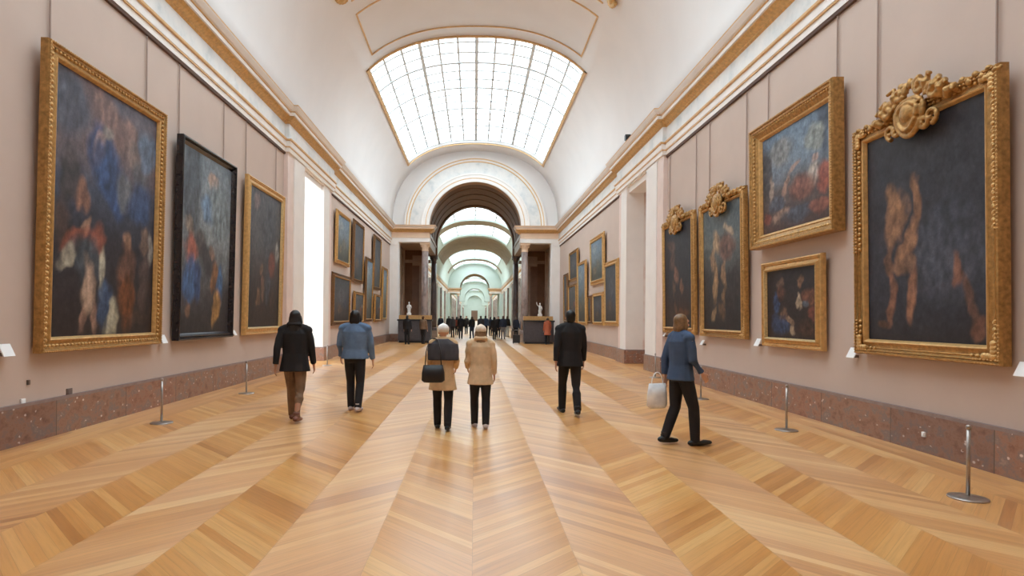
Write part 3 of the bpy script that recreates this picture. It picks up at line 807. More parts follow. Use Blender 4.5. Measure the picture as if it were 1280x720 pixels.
        obj('frame_ornament', bm, M['gold'], root, True)
    if crest:
        Wc = (yb - ya) * .46; zc = z1 - .13 * Wc
        bm = bmesh.new(); E = lambda du, dz, d, r: ellipsoid(bm, P(cy + du, zc + dz, d), r, seg=12, rings=8)
        k = Wc / 1.1
        # shield: a rounded heart with a raised boss and a turned rim
        def sh_pt(a, q=1.0):
            rx = .23 * k * q; rz = (.27 if math.sin(a) < 0 else .19) * k * q
            return math.cos(a) * rx * (1 + .18 * math.sin(a)), math.sin(a) * rz
        for q, d0, rr in ((1.0, .05, .034), (.72, .085, .03)):
            tube(bm, [P(cy + sh_pt(a, q)[0], zc + sh_pt(a, q)[1], D + d0 * k) for a in [2 * PI * i / 28 for i in range(29)]], rr * k, 8)
        ellipsoid(bm, P(cy, zc - .01 * k, D + .02 * k), (.085 * k, .21 * k, .22 * k), seg=16, rings=10)
        ellipsoid(bm, P(cy, zc + .02 * k, D + .07 * k), (.065 * k, .12 * k, .13 * k), seg=16, rings=10)
        # scrolls above and at the sides
        def scroll(cu, cz, r0, turns, dirn, rt, ph=0):
            pts = []; rr = []
            for i in range(26):
                a = ph + dirn * turns * 2 * PI * i / 25; r = r0 * (1 - .8 * i / 25)
                pts.append(P(cy + cu + r * math.cos(a), zc + cz + r * math.sin(a), D + .03 * k + .03 * i / 25)); rr.append(rt * (1 - .35 * i / 25))
            tube(bm, pts, rr, 8)
        for q in (-1, 1):
            scroll(q * .17 * k, .31 * k, .10 * k, 1.4, q, .045 * k, PI / 2)
            scroll(q * .38 * k, .16 * k, .12 * k, 1.3, -q, .045 * k, PI / 2 + q * 1.6)
            scroll(q * .24 * k, -.16 * k, .08 * k, 1.2, q, .036 * k, 0)
            for i in range(4):      # ragged acanthus leaves rising beside the shield
                bx_, bz_ = q * (.24 + .10 * i) * k, (.22 - .05 * i) * k; ang = PI / 2 - q * (.25 + .28 * i + .2 * (i % 2)); ln = (.20 - .025 * i) * k
                tube(bm, [P(cy + bx_, zc + bz_ - .05 * k, D), P(cy + bx_ + ln * .5 * math.cos(ang), zc + bz_ + ln * .5 * math.sin(ang), D + .05 * k), P(cy + bx_ + ln * math.cos(ang), zc + bz_ + ln * math.sin(ang), D + .03 * k),
                          P(cy + bx_ + ln * 1.1 * math.cos(ang - q * .4), zc + bz_ + ln * .95 * math.sin(ang - q * .4), D + .07 * k)], [.045 * k, .055 * k, .035 * k, .022 * k], 8)
            scroll(q * .34 * k, -.12 * k, .10 * k, 1.2, q, .032 * k, -PI / 2)
            for i in range(9):
                du = q * (.48 + .085 * i) * k
                E(du, (.10 + (.03 if i % 2 else -.02)) * k, D * .8 + .02, (.035 * k, .042 * k, (.055 - .003 * i) * k)); 
                E(du + q * .03 * k, (.16 - .008 * i) * k, D * .8, (.02 * k, .03 * k, .025 * k))
        for i in range(5): E((i - 2) * .075 * k, (.33 + .03 * (2 - abs(i - 2))) * k, D + .03, (.04 * k, .04 * k, .07 * k))
        remeshed('crest', bm, M['gold_dark'], .010 if k > .7 else .014, root, 0)
    if rods:
        for u in (ya + (yb - ya) * .1, yb - (yb - ya) * .1):
            bm = bmesh.new(); h0, h1 = z1 - z0 - .06, 6.26 - z0; sl = math.sin(LEAN)
            tube(bm, [(-s * (.03 - sl * h0), u - cy, h0), (-s * (.03 - sl * h1), u - cy, h1)], .012, 8)
            obj('hanging_rod', bm, M['rod'], root)
    return root

def from_pix(side, D, n, f):
    """n, f = (x, y_top, y_bottom) of the near and far lip of the frame in the photograph -> wall rectangle"""
    X = side * (WX - D)
    yn = on_wall(n[0], 300, X)[0]; yf = on_wall(f[0], 300, X)[0]
    zt = (on_wall(n[0], n[1], X)[1] + on_wall(f[0], f[1], X)[1]) / 2
    zb = (on_wall(n[0], n[2], X)[1] + on_wall(f[0], f[2], X)[1]) / 2
    return yn, yf, zb, zt
def pt(side, D, n, f, *a, **k):
    yn, yf, zb, zt = from_pix(side, D, n, f)
    return painting(side, yn, yf, zb, zt, D, *a, **k)

pt(-1, .20, (57, 45, 441), (205.5, 142, 430), .20, 'gilt', 'assembly', 'large gilt framed painting of a crowd below blue robes, nearest on the left wall', ornament='beads', seed=1)
pt(-1, .20, (226, 168, 428), (294, 207, 419), .13, 'black', 'robes', 'tall painting of blue and red robed figures in a narrow black frame', ornament='line', seed=2)
pt(-1, .18, (309, 221, 420), (355, 242, 415), .19, 'gilt_bright', 'dim', 'dim brown painting in a plain bright gilt frame, last before the left pier', ornament='line', seed=3, res=.7)
pt(1, .20, (1248, 80, 456), (1066, 165, 443), .21, 'gilt', 'night_pale', 'largest right hand painting, dark with a pale figure, carved frame with big shield crest', ornament='half', crest=True, seed=4)
pt(1, .27, (1038, 97, 290), (935, 166, 311), .26, 'gilt', 'sky_group', 'gilt framed painting with blue sky and reddish figures hung high on the right wall', ornament='beads', seed=5)
pt(1, .16, (1026, 316, 438), (951, 329, 433), .17, 'gilt_bright', 'dark_pair', 'small dark painting of two figures, gilt framed, hung below the blue sky picture', seed=6, ornament='line', rods=False)
pt(1, .17, (930, 233, 424), (874, 258, 420), .17, 'gilt', 'pale_pair', 'crested gilt frame with pale grappling figures, between the smaller crested frame and blue sky picture', ornament='half', crest=True, seed=7, res=.7)
pt(1, .15, (868, 262, 418), (828, 281, 416), .17, 'gilt', 'dark_single', 'smaller crested gilt frame around a very dark picture, beside the right pier', ornament='half', crest=True, seed=8, res=.7)
GL, GR = 'paintings beyond the left recess', 'paintings beyond the right recess'
far_l = [((421, 263, 333), (438, 271, 330), .12, 'gilt_bright', 'blue_sky', 'upper gilt framed painting just beyond the bright left recess'),
         ((416.5, 341, 408), (439, 345, 405), .14, 'brown', 'grey_dark', 'dark painting in a brown frame, low down just beyond the bright left recess'),
         ((442, 275, 355), (455, 281, 352), .11, 'brown', 'grey_dark', 'tall upper painting in a brown frame, second from the bright left recess'),
         ((444, 364, 405), (456, 366, 403), .10, 'gilt', 'dim', 'small gilt framed painting low between two larger ones beyond the left recess'),
         ((457.5, 321, 403), (466.6, 325, 401), .12, 'brown', 'blue_sky', 'tall bluish painting in the middle of the far left wall'),
         ((467.5, 294, 363), (476.5, 298, 361), .11, 'brown', 'grey_dark', 'upper dark framed painting near the far end of the left wall'),
         ((469.5, 367, 403), (477, 369, 401), .10, 'gilt', 'dim', 'small lower gilt painting near the far end of the left wall'),
         ((478.5, 333, 401), (484.5, 336, 400), .12, 'gilt', 'blue_sky', 'last narrow looking painting on the left wall before the white end pier')]
for i, (n, f, W, st, art, lab) in enumerate(far_l):
    pt(-1, .14, n, f, W * 1.3, st, art, lab, group=GL, res=.3, seed=20 + i, rods=False)
far_r = [((772.5, 323, 409), (755.5, 328, 406), .15, 'gilt_bright', 'grey_dark', 'tall gilt framed painting next to the right recess on its far side'),
         ((754.6, 290, 355), (737.5, 299, 355), .16, 'gilt_bright', 'blue_sky', 'gilt framed landscape with pale blue sky, high up beyond the right recess'),
         ((754, 364, 407), (741, 367, 406), .12, 'gilt_bright', 'grey_dark', 'small gilt framed painting directly below the high landscape beyond the right recess'),
         ((740, 368, 405), (734.5, 370, 404), .09, 'brown', 'dim', 'small brown framed painting left of the small gilt one beyond the right recess'),
         ((733, 325, 407), (722.5, 328, 405), .13, 'gilt_bright', 'blue_sky', 'tall gilt framed bluish painting in the middle of the far right wall'),
         ((722, 311, 351), (711.5, 315, 351), .12, 'gilt', 'grey_dark', 'upper gilt painting near the far end of the right wall'),
         ((721, 354, 405), (711, 356, 404), .11, 'gilt', 'dim', 'lower brownish painting near the far end of the right wall, under another one'),
         ((710, 341, 404), (705, 343, 403), .11, 'brown', 'grey_dark', 'last narrow looking painting on the right wall before the white end pier')]
for i, (n, f, W, st, art, lab) in enumerate(far_r):
    pt(1, .14, n, f, W * 1.3, st, art, lab, group=GR, res=.3, seed=40 + i, rods=False)

# ---------------------------------------------------------------- small fittings on the walls
def caption(px, py, side, lab, k=1.0):
    Y, z = on_wall(px, py, side * (WX - .10))
    t = thing('caption_card', lab, 'label', (side * WX, Y, z), 0, 'caption cards beside the paintings')
    bm = bmesh.new(); x0, x1 = sorted((0, -side * .07)); box(bm, x0, x1, -.015, .015, -.07, -.03); obj('bracket', bm, M['bracket'], t)
    bm = bmesh.new()
    h, wd = .075 * k, .085 * k
    q = [(-side * .055, -wd, h), (-side * .055, wd, h), (-side * .125, wd, -h * .9), (-side * .125, -wd, -h * .9)]
    ring_loft(bm, [[Vector(p) for p in q], [Vector(p) + Vector((side * .012, 0, -.004)) for p in q]])
    obj('card', bm, M['card'], t)
caption(10, 438, -1, 'white caption card left of the nearest left painting, at the frame edge of the photo')
caption(205.5, 424, -1, 'white caption card between the nearest left painting and the black framed one')
caption(294, 416, -1, 'white caption card between the black framed painting and the bright gilt one', .8)
caption(1279, 462, 1, 'white caption card right of the largest right hand painting, cut by the photo edge')
caption(1064, 441, 1, 'white caption card at the lower left corner of the largest right hand painting')
caption(946, 428, 1, 'white caption card at the lower left corner of the small dark painting of two figures')
caption(877, 428, 1, 'white caption card below the second crested frame', .8)
caption(830, 418, 1, 'tiny white caption card by the smaller crested frame next to the right pier', .7)
def plate(name, px, py, side, w_, h_, lab, cat, mat, off=0.0):
    Y, z = on_wall(px, py, side * (WX - off - .015))
    bm = bmesh.new(); x0, x1 = sorted((0, -side * .02)); box(bm, x0, x1, -w_ / 2, w_ / 2, -h_ / 2, h_ / 2)
    xx, x2 = sorted((-side * .018, -side * .026)); box(bm, xx, x2, -w_ * .35, w_ * .35, -h_ * .35, h_ * .35)
    bmesh.ops.bevel(bm, geom=bm.edges[:], offset=.002, segments=1)
    o = obj(name, bm, mat, loc=(side * (WX - off), Y, z)); tag(o, lab, cat)
plate('wall_socket', 87, 491, -1, .10, .12, 'square grey metal socket plate low on the left wall above the marble', 'socket', M['grey_plate'])
plate('wall_sensor', 36, 478, -1, .04, .06, 'tiny dark fitting on the left wall under the nearest painting', 'fitting', M['bracket'])
plate('sensor_box', 29, 503, -1, .07, .09, 'tiny white box just above the left marble plinth', 'fitting', M['card'])
plate('plinth_sensor', 1154, 543, 1, .05, .06, 'tiny white square plate on the right marble plinth', 'fitting', M['card'], .05)
# emergency spotlight on the vault
Yc, zc = on_wall(783, 173, 5.16)
t = thing('cornice_spotlight', 'small dark spotlight standing on the cornice of the right wall', 'spotlight', (5.2, Yc, 7.57))
bm = bmesh.new(); lathe(bm, [(.06, 0), (.06, .03), (.02, .04), (.02, .18)], n=12); obj('stand', bm, M['black_plastic'], t)
bm = bmesh.new(); box(bm, -.09, .09, -.08, .08, .16, .34); bmesh.ops.bevel(bm, geom=bm.edges[:], offset=.015, segments=2); obj('lamp_housing', bm, M['black_plastic'], t)
# gilt ornaments at the springing of the vault panel
for px, py, lab in ((430, 0, 'gilded plaster ornament on the vault, left of the top panel'), (765, 3, 'gilded plaster ornament on the vault, right of the top panel')):
    s = -1 if px < 590 else 1
    X = s * 4.08; z = SPR + vpt(X); a, b = unpix(px, py); Y = 17.6
    bm = bmesh.new()
    for i in range(9):
        q = i / 8 * PI
        ellipsoid(bm, (.22 * math.cos(q) * .8, -.05 + .3 * math.sin(q), -.06 - .05 * math.cos(q)), (.07, .09, .07), seg=8, rings=6)
    for k in (-1, 1):
        tube(bm, [(.0 + .14 * math.cos(u) * k, -.25 - .12 * u / 3 + .1 * math.sin(u), -.07) for u in [x * .6 for x in range(9)]], .035, 8)
    ellipsoid(bm, (0, .05, -.06), (.14, .18, .09)); ellipsoid(bm, (0, -.35, -.05), (.08, .16, .06))
    o = remeshed('gilded_ornament', bm, M['gold'], .02, None, 1); o.location = (X, Y, z)
    o.rotation_euler = (0, s * .85, 0); o.name = 'trim_%d' % ti; ti += 1; tag(o, kind='structure')

# ---------------------------------------------------------------- barrier posts
def make_post():
    t = thing('barrier_post', '', 'barrier post')
    bm = bmesh.new(); lathe(bm, [(.155, 0), (.155, .008), (.15, .014), (.06, .022), (.03, .03)], n=32); obj('base', bm, M['steel'], t, True)
    bm = bmesh.new(); lathe(bm, [(.016, .02), (.016, .64)], n=14); obj('pole', bm, M['steel'], t, True)
    bm = bmesh.new(); lathe(bm, [(.016, .625), (.022, .63), (.022, .655), (.014, .665), (.004, .667)], n=14); obj('cap', bm, M['steel'], t, True)
    return t
posts = [((1210, 623), 'slender steel barrier post nearest on the right, in front of the largest painting'), ((983, 538), 'slender steel barrier post in front of the small dark painting of two figures'),
         ((876, 499), 'slender steel barrier post before the second crested frame, right of the blue jacketed person'), ((819, 472), 'small distant steel barrier post at the right pier'),
         ((202, 529), 'slender steel barrier post in front of the nearest left painting, by its right edge'), ((308, 492), 'slender steel barrier post before the plain bright gilt frame on the left'),
         ((409, 457), 'small distant steel barrier post at the bright left recess')]
p0 = make_post()
for i, ((px, py), lab) in enumerate(posts):
    x, y = on_floor(px, py); x = max(-WX + .35, min(WX - .35, x)); o = p0 if i == 0 else dup(p0); o.location = (x, y, 0)
    tag(o, lab, 'barrier post', 'barrier posts along the walls')

# ---------------------------------------------------------------- counters and statues before the crossing
def counter(x0, x1, lab):
    y0, y1 = 36.6, 37.5; H = 1.46; cx = (x0 + x1) / 2
    t = thing('stone_counter', lab, 'counter', (cx, (y0 + y1) / 2, 0), 0, 'dark counters at the end of the gallery')
    hw = (x1 - x0) / 2; hd = (y1 - y0) / 2
    bm = bmesh.new(); box(bm, -hw, hw, -hd, hd, .12, H - .1)
    for k in range(3):
        a = -hw + .08 + k * (2 * hw - .08) / 3; box(bm, a, a + (2 * hw - .4) / 3, -hd - .015, -hd + .01, .22, H - .2)
    obj('body', bm, M['desk'], t)
    bm = bmesh.new(); box(bm, -hw + .05, hw - .05, -hd + .04, hd - .04, 0, .12); obj('base', bm, M['black_plastic'], t)
    bm = bmesh.new(); box(bm, -hw - .05, hw + .05, -hd - .06, hd + .06, H - .1, H); obj('top', bm, M['black_plastic'], t)
    bm = bmesh.new(); box(bm, -hw + .0, hw - .0, -.05, hd, H, H + .26); bmesh.ops.bevel(bm, geom=bm.edges[:], offset=.02, segments=2); obj('raised_ledge', bm, M['oak'], t)
    return H + .26
Hc = counter(-4.75, -2.7, 'dark grey counter with an oak ledge at the left of the far arch')
Hc = counter(3.1, 4.95, 'dark grey counter with an oak ledge at the right of the far arch')
def statue(x, lab, arm):
    bm = bmesh.new()
    box(bm, -.13, .13, -.13, .13, 0, .14)
    tube(bm, [(-.03, 0, .12), (-.05, 0, .4)], [.055, .06]); tube(bm, [(.05, 0, .12), (.04, .02, .4)], [.05, .06])
    tube(bm, [(0, 0, .36), (0, 0, .46), (.01, 0, .58), (0, 0, .68)], [(.085, .06), (.075, .055), (.10, .06), (.05, .04)], flat=(1, 0, 0))
    ellipsoid(bm, (0, 0, .78), (.052, .06, .07))
    tube(bm, [(0, 0, .64), (0, 0, .75)], .03)
    if arm: tube(bm, [(-.09, 0, .64), (-.19, 0, .74), (-.22, -.02, .90)], [.035, .028, .022])
    else: tube(bm, [(-.09, 0, .64), (-.14, -.02, .5), (-.08, -.07, .42)], [.035, .028, .022])
    tube(bm, [(.09, 0, .64), (.14, 0, .5), (.12, -.06, .38)], [.035, .028, .022])
    o = remeshed('statuette', bm, M['plaster_statue'], .016, None, 1); o.location = (x, 37.3, Hc)
    tag(o, lab, 'statue')
statue(-4.15, 'small pale statuette standing on the left counter', False)
statue(4.15, 'white statuette with a raised arm standing on the right counter', True)

# ---------------------------------------------------------------- people
def cloth(name, col, rough=.85): return plain(name, srgb(*col), rough, var=.15, scale=9, bump=.15, coords='obj')
SK = {k: plain('skin_' + k, srgb(*c), .55, var=.04, coords='obj') for k, c in (('light', (214, 168, 142)), ('tan', (178, 128, 100)))}
HAIR = {k: plain('hair_' + k, srgb(*c), .45, var=.25, scale=40, coords='obj') for k, c in (('black', (22, 18, 18)), ('brown', (74, 50, 34)), ('blonde', (128, 98, 66)), ('grey', (120, 112, 106)))}
EYEM = plain('dark_eye', srgb(26, 20, 18), .2)
def person(name_label, loc, rz, H, hair='black', hair_style='short', skin='light', torso=None, legs=None, shoes=None,
           stride=.28, coat_len=.0, arm_l=(.12, 0), arm_r=(.12, 0), vox=.011, hat=None, lean=0.0, group=None, skirt=None, bulk=1.0, hood=False):
    """a figure of height H facing local +Y; stride = forward shift of the left foot; arm = (swing forward, bend)"""
    k = H / 1.72
    V = lambda x, y, z: Vector((x * k, (y + lean * max(0, z - .9) ) * k, z * k))
    # skeleton
    hip = {-1: V(-.09, 0, .92), 1: V(.09, 0, .92)}
    step = {-1: stride, 1: -stride}
    knee, ank, toe = {}, {}, {}
    for s in (-1, 1):
        st = step[s]
        if st >= 0:
            knee[s] = V(s * .095, st * .62 + .03, .50); ank[s] = V(s * .09, st, .085); toe[s] = V(s * .11, st + .17, .03)
        else:
            lift = min(.05, -st * .18)
            knee[s] = V(s * .095, st * .32 + .04, .49); ank[s] = V(s * .09, st, .085 + lift); toe[s] = V(s * .10, st + .15, .03 + lift * .05)
    sh = {s: V(s * .185 * bulk, 0, 1.42) for s in (-1, 1)}
    elb, wri, hd = {}, {}, {}
    for s, (sw, bend) in ((-1, arm_l), (1, arm_r)):
        elb[s] = V(s * (.222 * bulk), sw * .55 - .03, 1.13)
        fx = sw + bend * .18; fz = .87 + bend * .26
        wri[s] = V(s * (.235 * bulk - bend * .06), fx, fz)
        hd[s] = (wri[s] - elb[s]).normalized()
    # body: one skin
    bm = bmesh.new(); T = lambda pts, r, **q: tube(bm, pts, [x if isinstance(x, tuple) else x for x in r], 14, **q)
    kk = lambda *r: [tuple(a * k for a in x) if isinstance(x, tuple) else x * k for x in r]
    T([V(0, 0, .86), V(0, 0, .95), V(0, .005, 1.08), V(0, .005, 1.22), V(0, 0, 1.36), V(0, -.01, 1.44), V(0, -.01, 1.49)],
      kk((.145, .105), (.165, .115), (.13, .095), (.145, .105), (.165, .105), (.12, .08), (.06, .06)), flat=(1, 0, 0))
    T([V(0, -.01, 1.44), V(0, .005, 1.56)], kk(.056, .052))
    for s in (-1, 1):
        T([hip[s], (hip[s] + knee[s]) / 2, knee[s], (knee[s] * .65 + ank[s] * .35), ank[s]], kk(.088, .075, .053, .055, .036))
        T([ank[s] + Vector((0, -.05 * k, -.03 * k)), ank[s] + Vector((0, 0, -.02 * k)), toe[s]], kk(.032, .042, .028))
        T([sh[s], (sh[s] + elb[s]) / 2, elb[s], wri[s]], kk(.056, .046, .038, .026))
        ellipsoid(bm, sh[s], kk(.06, .055, .055))
        # hand: palm, four fingers of different length and a thumb from the side
        d = hd[s]; fw = Vector((0, 1, 0)); side_ = d.cross(Vector((s, 0, 0))).normalized()
        if side_.y < 0: side_ = -side_
        palm = wri[s] + d * .05 * k
        T([wri[s], wri[s] + d * .03 * k, wri[s] + d * .09 * k], kk((.024, .018), (.036, .016), (.038, .014)), flat=tuple(side_))
        inw = Vector((-s, 0, 0))
        for i, ln in enumerate((.068, .078, .072, .056)):
            b0 = wri[s] + d * .085 * k + side_ * ((1.5 - i) * .0195 * k)
            p1 = b0 + d * ln * .5 * k + inw * .004 * k; p2 = b0 + d * ln * .85 * k + inw * .022 * k; p3 = b0 + d * ln * .98 * k + inw * .034 * k
            tube(bm, [b0, p1, p2, p3], [.0095 * k, .0088 * k, .008 * k, .0065 * k], 8)
        tb = wri[s] + d * .03 * k + side_ * .028 * k
        tube(bm, [tb, tb + d * .03 * k + side_ * .025 * k, tb + d * .058 * k + side_ * .034 * k + inw * .01 * k], [.012 * k, .010 * k, .008 * k], 8)
    # head
    hc = V(0, .012, 1.605); R = lambda x, y, z: hc + Vector((x, y, z)) * k
    ellipsoid(bm, R(0, -.008, .018), kk(.076, .092, .098)); ellipsoid(bm, R(0, .022, -.045), kk(.056, .062, .070))
    ellipsoid(bm, R(0, .058, -.088), kk(.026, .022, .02))                       # chin
    tube(bm, [R(0, .080, .015), R(0, .100, -.022), R(0, .088, -.036)], [.009 * k, .015 * k, .010 * k], 8)   # nose
    ellipsoid(bm, R(0, .080, -.058), kk(.026, .010, .0075))                     # lips
    for s in (-1, 1):
        ellipsoid(bm, R(s * .079, -.004, -.012), kk(.011, .020, .032)); ellipsoid(bm, R(s * .032, .078, .034), kk(.024, .010, .007))
        ellipsoid(bm, R(s * .043, .062, -.022), kk(.022, .018, .018))
    v_ = vox * k
    body = remeshed('person', bm, SK[skin], v_, None, 2, loc=loc)
    body.rotation_euler = (0, 0, rz); tag(body, name_label, 'person', group)
    near = vox < .014
    if near:
        for s in (-1, 1):
            bm = bmesh.new(); ellipsoid(bm, R(s * .031, .077, .008), kk(.012, .008, .008), seg=10, rings=6); obj('eye', bm, EYEM, body, True)
    # trousers
    bm = bmesh.new()
    T([V(0, 0, .84), V(0, 0, .93), V(0, .003, 1.04)], kk((.15, .115), (.178, .128), (.148, .112)), flat=(1, 0, 0))
    for s in (-1, 1):
        T([hip[s] + Vector((0, 0, .02 * k)), (hip[s] + knee[s]) / 2, knee[s], knee[s] * .65 + ank[s] * .35, ank[s] + Vector((0, -.005 * k, -.03 * k))], kk(.100, .090, .072, .072, .060))
    remeshed('trousers', bm, legs, v_, body, 2)
    for s in (-1, 1):
        bm = bmesh.new(); a = ank[s]; t_ = toe[s]; dd = (t_ - a); dd = Vector((dd.x, dd.y, 0)).normalized()
        zl = a.z - .085 * k
        hl = a + Vector((0, 0, -.05 * k)) - dd * .035 * k; tp = Vector((t_.x, t_.y, t_.z + .012 * k)) + dd * .02 * k
        ellipsoid(bm, tuple(hl - dd * .028 * k), kk(.042, .045, .036)); ellipsoid(bm, tuple(tp - dd * .01 * k), kk(.044, .05, .028))
        tube(bm, [hl - dd * .04 * k, hl, (hl + tp) / 2, tp - dd * .03 * k, tp + dd * .02 * k], kk((.040, .036), (.046, .044), (.050, .042), (.047, .032), (.034, .022)), 14, flat=(1, 0, 0))
        tube(bm, [a + Vector((0, 0, -.05 * k)), a + Vector((0, 0, .05 * k))], kk(.052, .052))
        sh_ = remeshed('shoe', bm, shoes, v_, body, 1)
    # jacket / coat
    if torso:
        bm = bmesh.new(); cl = coat_len
        zz = .90 - cl
        flare = 1 + cl * .75
        T([V(0, 0, zz), V(0, 0, (zz + 1.0) / 2), V(0, .003, 1.06), V(0, .003, 1.22), V(0, 0, 1.37), V(0, -.01, 1.455), V(0, -.01, 1.50)],
          kk((.20 * flare * bulk, .155 * flare), (.192 * bulk * (1 + cl * .3), .148), (.172 * bulk, .132), (.182 * bulk, .138), (.195 * bulk, .132), (.135, .10), (.078, .078)), flat=(1, 0, 0))
        for s in (-1, 1):
            T([sh[s] + Vector((-s * .03 * k, 0, .005)), (sh[s] + elb[s]) / 2, elb[s], wri[s] * .92 + elb[s] * .08], kk(.074, .064, .056, .046))
            ellipsoid(bm, sh[s] + Vector((-s * .015 * k, 0, -.005 * k)), kk(.078, .074, .072))
            T([V(0, -.01, 1.475), sh[s] + Vector((-s * .03 * k, 0, .02 * k))], kk(.070, .062))
        if hood or coat_len > .25: T([V(0, -.04, 1.46), V(0, -.075, 1.52), V(0, -.05, 1.56)], kk((.10, .05), (.12, .055), (.08, .03)), flat=(1, 0, 0))
        else: tube(bm, [V(0, -.01, 1.47), V(0, -.002, 1.525)], kk(.078, .070), 14)
        remeshed('coat' if coat_len > .2 else 'jacket', bm, torso, v_, body, 2)
    # hair
    if hat is None or hair_style != 'short':
        bm = bmesh.new()
        ellipsoid(bm, R(0, -.022, .038), kk(.086, .095, .092)); ellipsoid(bm, R(0, -.045, -.02), kk(.078, .062, .08))
        if hair_style == 'long':
            tube(bm, [R(0, -.045, .02), R(0, -.075, -.08), R(0, -.095, -.2), R(0, -.09, -.31)], kk((.088, .06), (.092, .05), (.088, .04), (.05, .02)), 14, flat=(1, 0, 0))
            for s in (-1, 1): tube(bm, [R(s * .07, 0, .03), R(s * .085, .0, -.07), R(s * .08, -.02, -.17)], kk(.026, .026, .016))
        elif hair_style == 'bob':
            tube(bm, [R(0, -.035, .02), R(0, -.05, -.07), R(0, -.05, -.12)], kk((.092, .068), (.094, .062), (.075, .045)), 14, flat=(1, 0, 0))
            for s in (-1, 1): tube(bm, [R(s * .07, .01, .03), R(s * .082, .01, -.06), R(s * .078, 0, -.10)], kk(.026, .027, .018))
        elif hair_style == 'bun': ellipsoid(bm, R(0, -.10, .06), kk(.045, .042, .042))
        # keep the face clear
        remeshed('hair', bm, HAIR[hair], v_, body, 2)
    if hat:
        bm = bmesh.new()
        ellipsoid(bm, R(0, -.014, .052), kk(.096, .107, .088)); tube(bm, [R(0, -.01, .025), R(0, -.01, .062)], kk((.097, .108), (.099, .110)), 20, flat=(1, 0, 0))
        ellipsoid(bm, R(0, -.02, .130), kk(.03, .03, .02))
        remeshed('knitted_hat', bm, hat, v_, body, 1)
    return body, dict(k=k, V=V, wri=wri, sh=sh, hd=hd, R=R)
def attach_world(o, body): pass
C_ = dict(black=cloth('black_wool', (26, 23, 25)), black2=cloth('black_cotton', (32, 30, 33)), denim=cloth('denim_blue', (96, 120, 150)), denimd=cloth('dark_denim', (62, 82, 112)),
          camel=cloth('camel_wool', (206, 172, 130)), cream=cloth('cream_wool', (234, 218, 198)), beige=cloth('beige_wool', (216, 188, 152)), greyc=cloth('charcoal_wool', (66, 66, 72)), brown=cloth('brown_twill', (122, 96, 74)),
          orange=cloth('rust_orange_cloth', (178, 96, 66)), lightj=cloth('pale_jeans', (170, 182, 190)), greytr=cloth('grey_trousers', (124, 120, 122)), white=cloth('white_wool', (238, 236, 232)), navy=cloth('navy_cloth', (44, 50, 66)), red=cloth('brick_cloth', (130, 62, 50)),
          shoe_b=cloth('black_leather', (20, 18, 18), .4), shoe_t=cloth('tan_leather', (120, 78, 62), .5), shoe_g=cloth('pale_sneaker', (186, 170, 164), .6), bagk=cloth('black_bag', (24, 22, 24), .5), paper=cloth('white_plastic_bag', (238, 240, 242), .5), blueb=cloth('blue_backpack', (58, 88, 122), .7))
def foot(px, py): x, y = on_floor(px, py); return (x, y, 0)

person('person in black hooded coat and brown trousers with long black hair, leftmost walker', foot(368, 526), .04, 1.68, 'black', 'long', 'tan', C_['black'], C_['brown'], C_['shoe_t'],
       stride=.22, coat_len=.12, arm_l=(-.12, 0), arm_r=(.12, 0), bulk=1.12, hood=True)
person('person in loose denim blue jacket and black trousers, dark bobbed hair, walking away', foot(443, 514), -.05, 1.70, 'black', 'bob', 'light', C_['denim'], C_['black2'], C_['shoe_g'],
       stride=.12, coat_len=.0, arm_l=(.08, .2), arm_r=(.1, 0), bulk=1.22)
b3, i3 = person('person in camel coat, charcoal shawl and white hat, left of the central pair', foot(553, 537), .0, 1.49, 'brown', 'short', 'light', C_['camel'], C_['black2'], C_['shoe_b'],
       stride=.14, coat_len=.24, arm_l=(.05, .3), arm_r=(.15, .5), bulk=1.0, hat=C_['white'], lean=.05)
k = i3['k']
bm = bmesh.new(); V = i3['V']
tube(bm, [V(0, 0, 1.14), V(0, .0, 1.30), V(0, 0, 1.41), V(0, -.01, 1.50)], [(.262 * k, .165 * k), (.265 * k, .165 * k), (.25 * k, .15 * k), (.10 * k, .10 * k)], 18, flat=(1, 0, 0))
remeshed('shawl', bm, C_['greyc'], .012, b3, 2)
b4, _ = person('person in beige coat, cream hat and black trousers, right of the central pair', foot(600, 535), .03, 1.48, 'blonde', 'long', 'light', C_['beige'], C_['black2'], C_['shoe_g'],
       stride=.10, coat_len=.16, arm_l=(.1, .5), arm_r=(.02, .1), bulk=1.02, hat=C_['cream'], lean=.05, hood=True)
person('person with short black hair dressed all in black, walking away right of centre', foot(712, 518), .0, 1.73, 'black', 'short', 'tan', C_['black'], C_['black'], C_['shoe_b'],
       stride=.24, coat_len=.10, arm_l=(-.1, 0), arm_r=(.14, 0), bulk=1.05)
b6, i6 = person('person in blue denim jacket with fair hair, stepping towards the right wall', foot(850, 556), -PI / 2 + .25, 1.66, 'blonde', 'bob', 'light', C_['denimd'], C_['black2'], C_['shoe_b'],
       stride=-.17, coat_len=.04, arm_l=(-.1, .1), arm_r=(.1, .35), bulk=1.05)
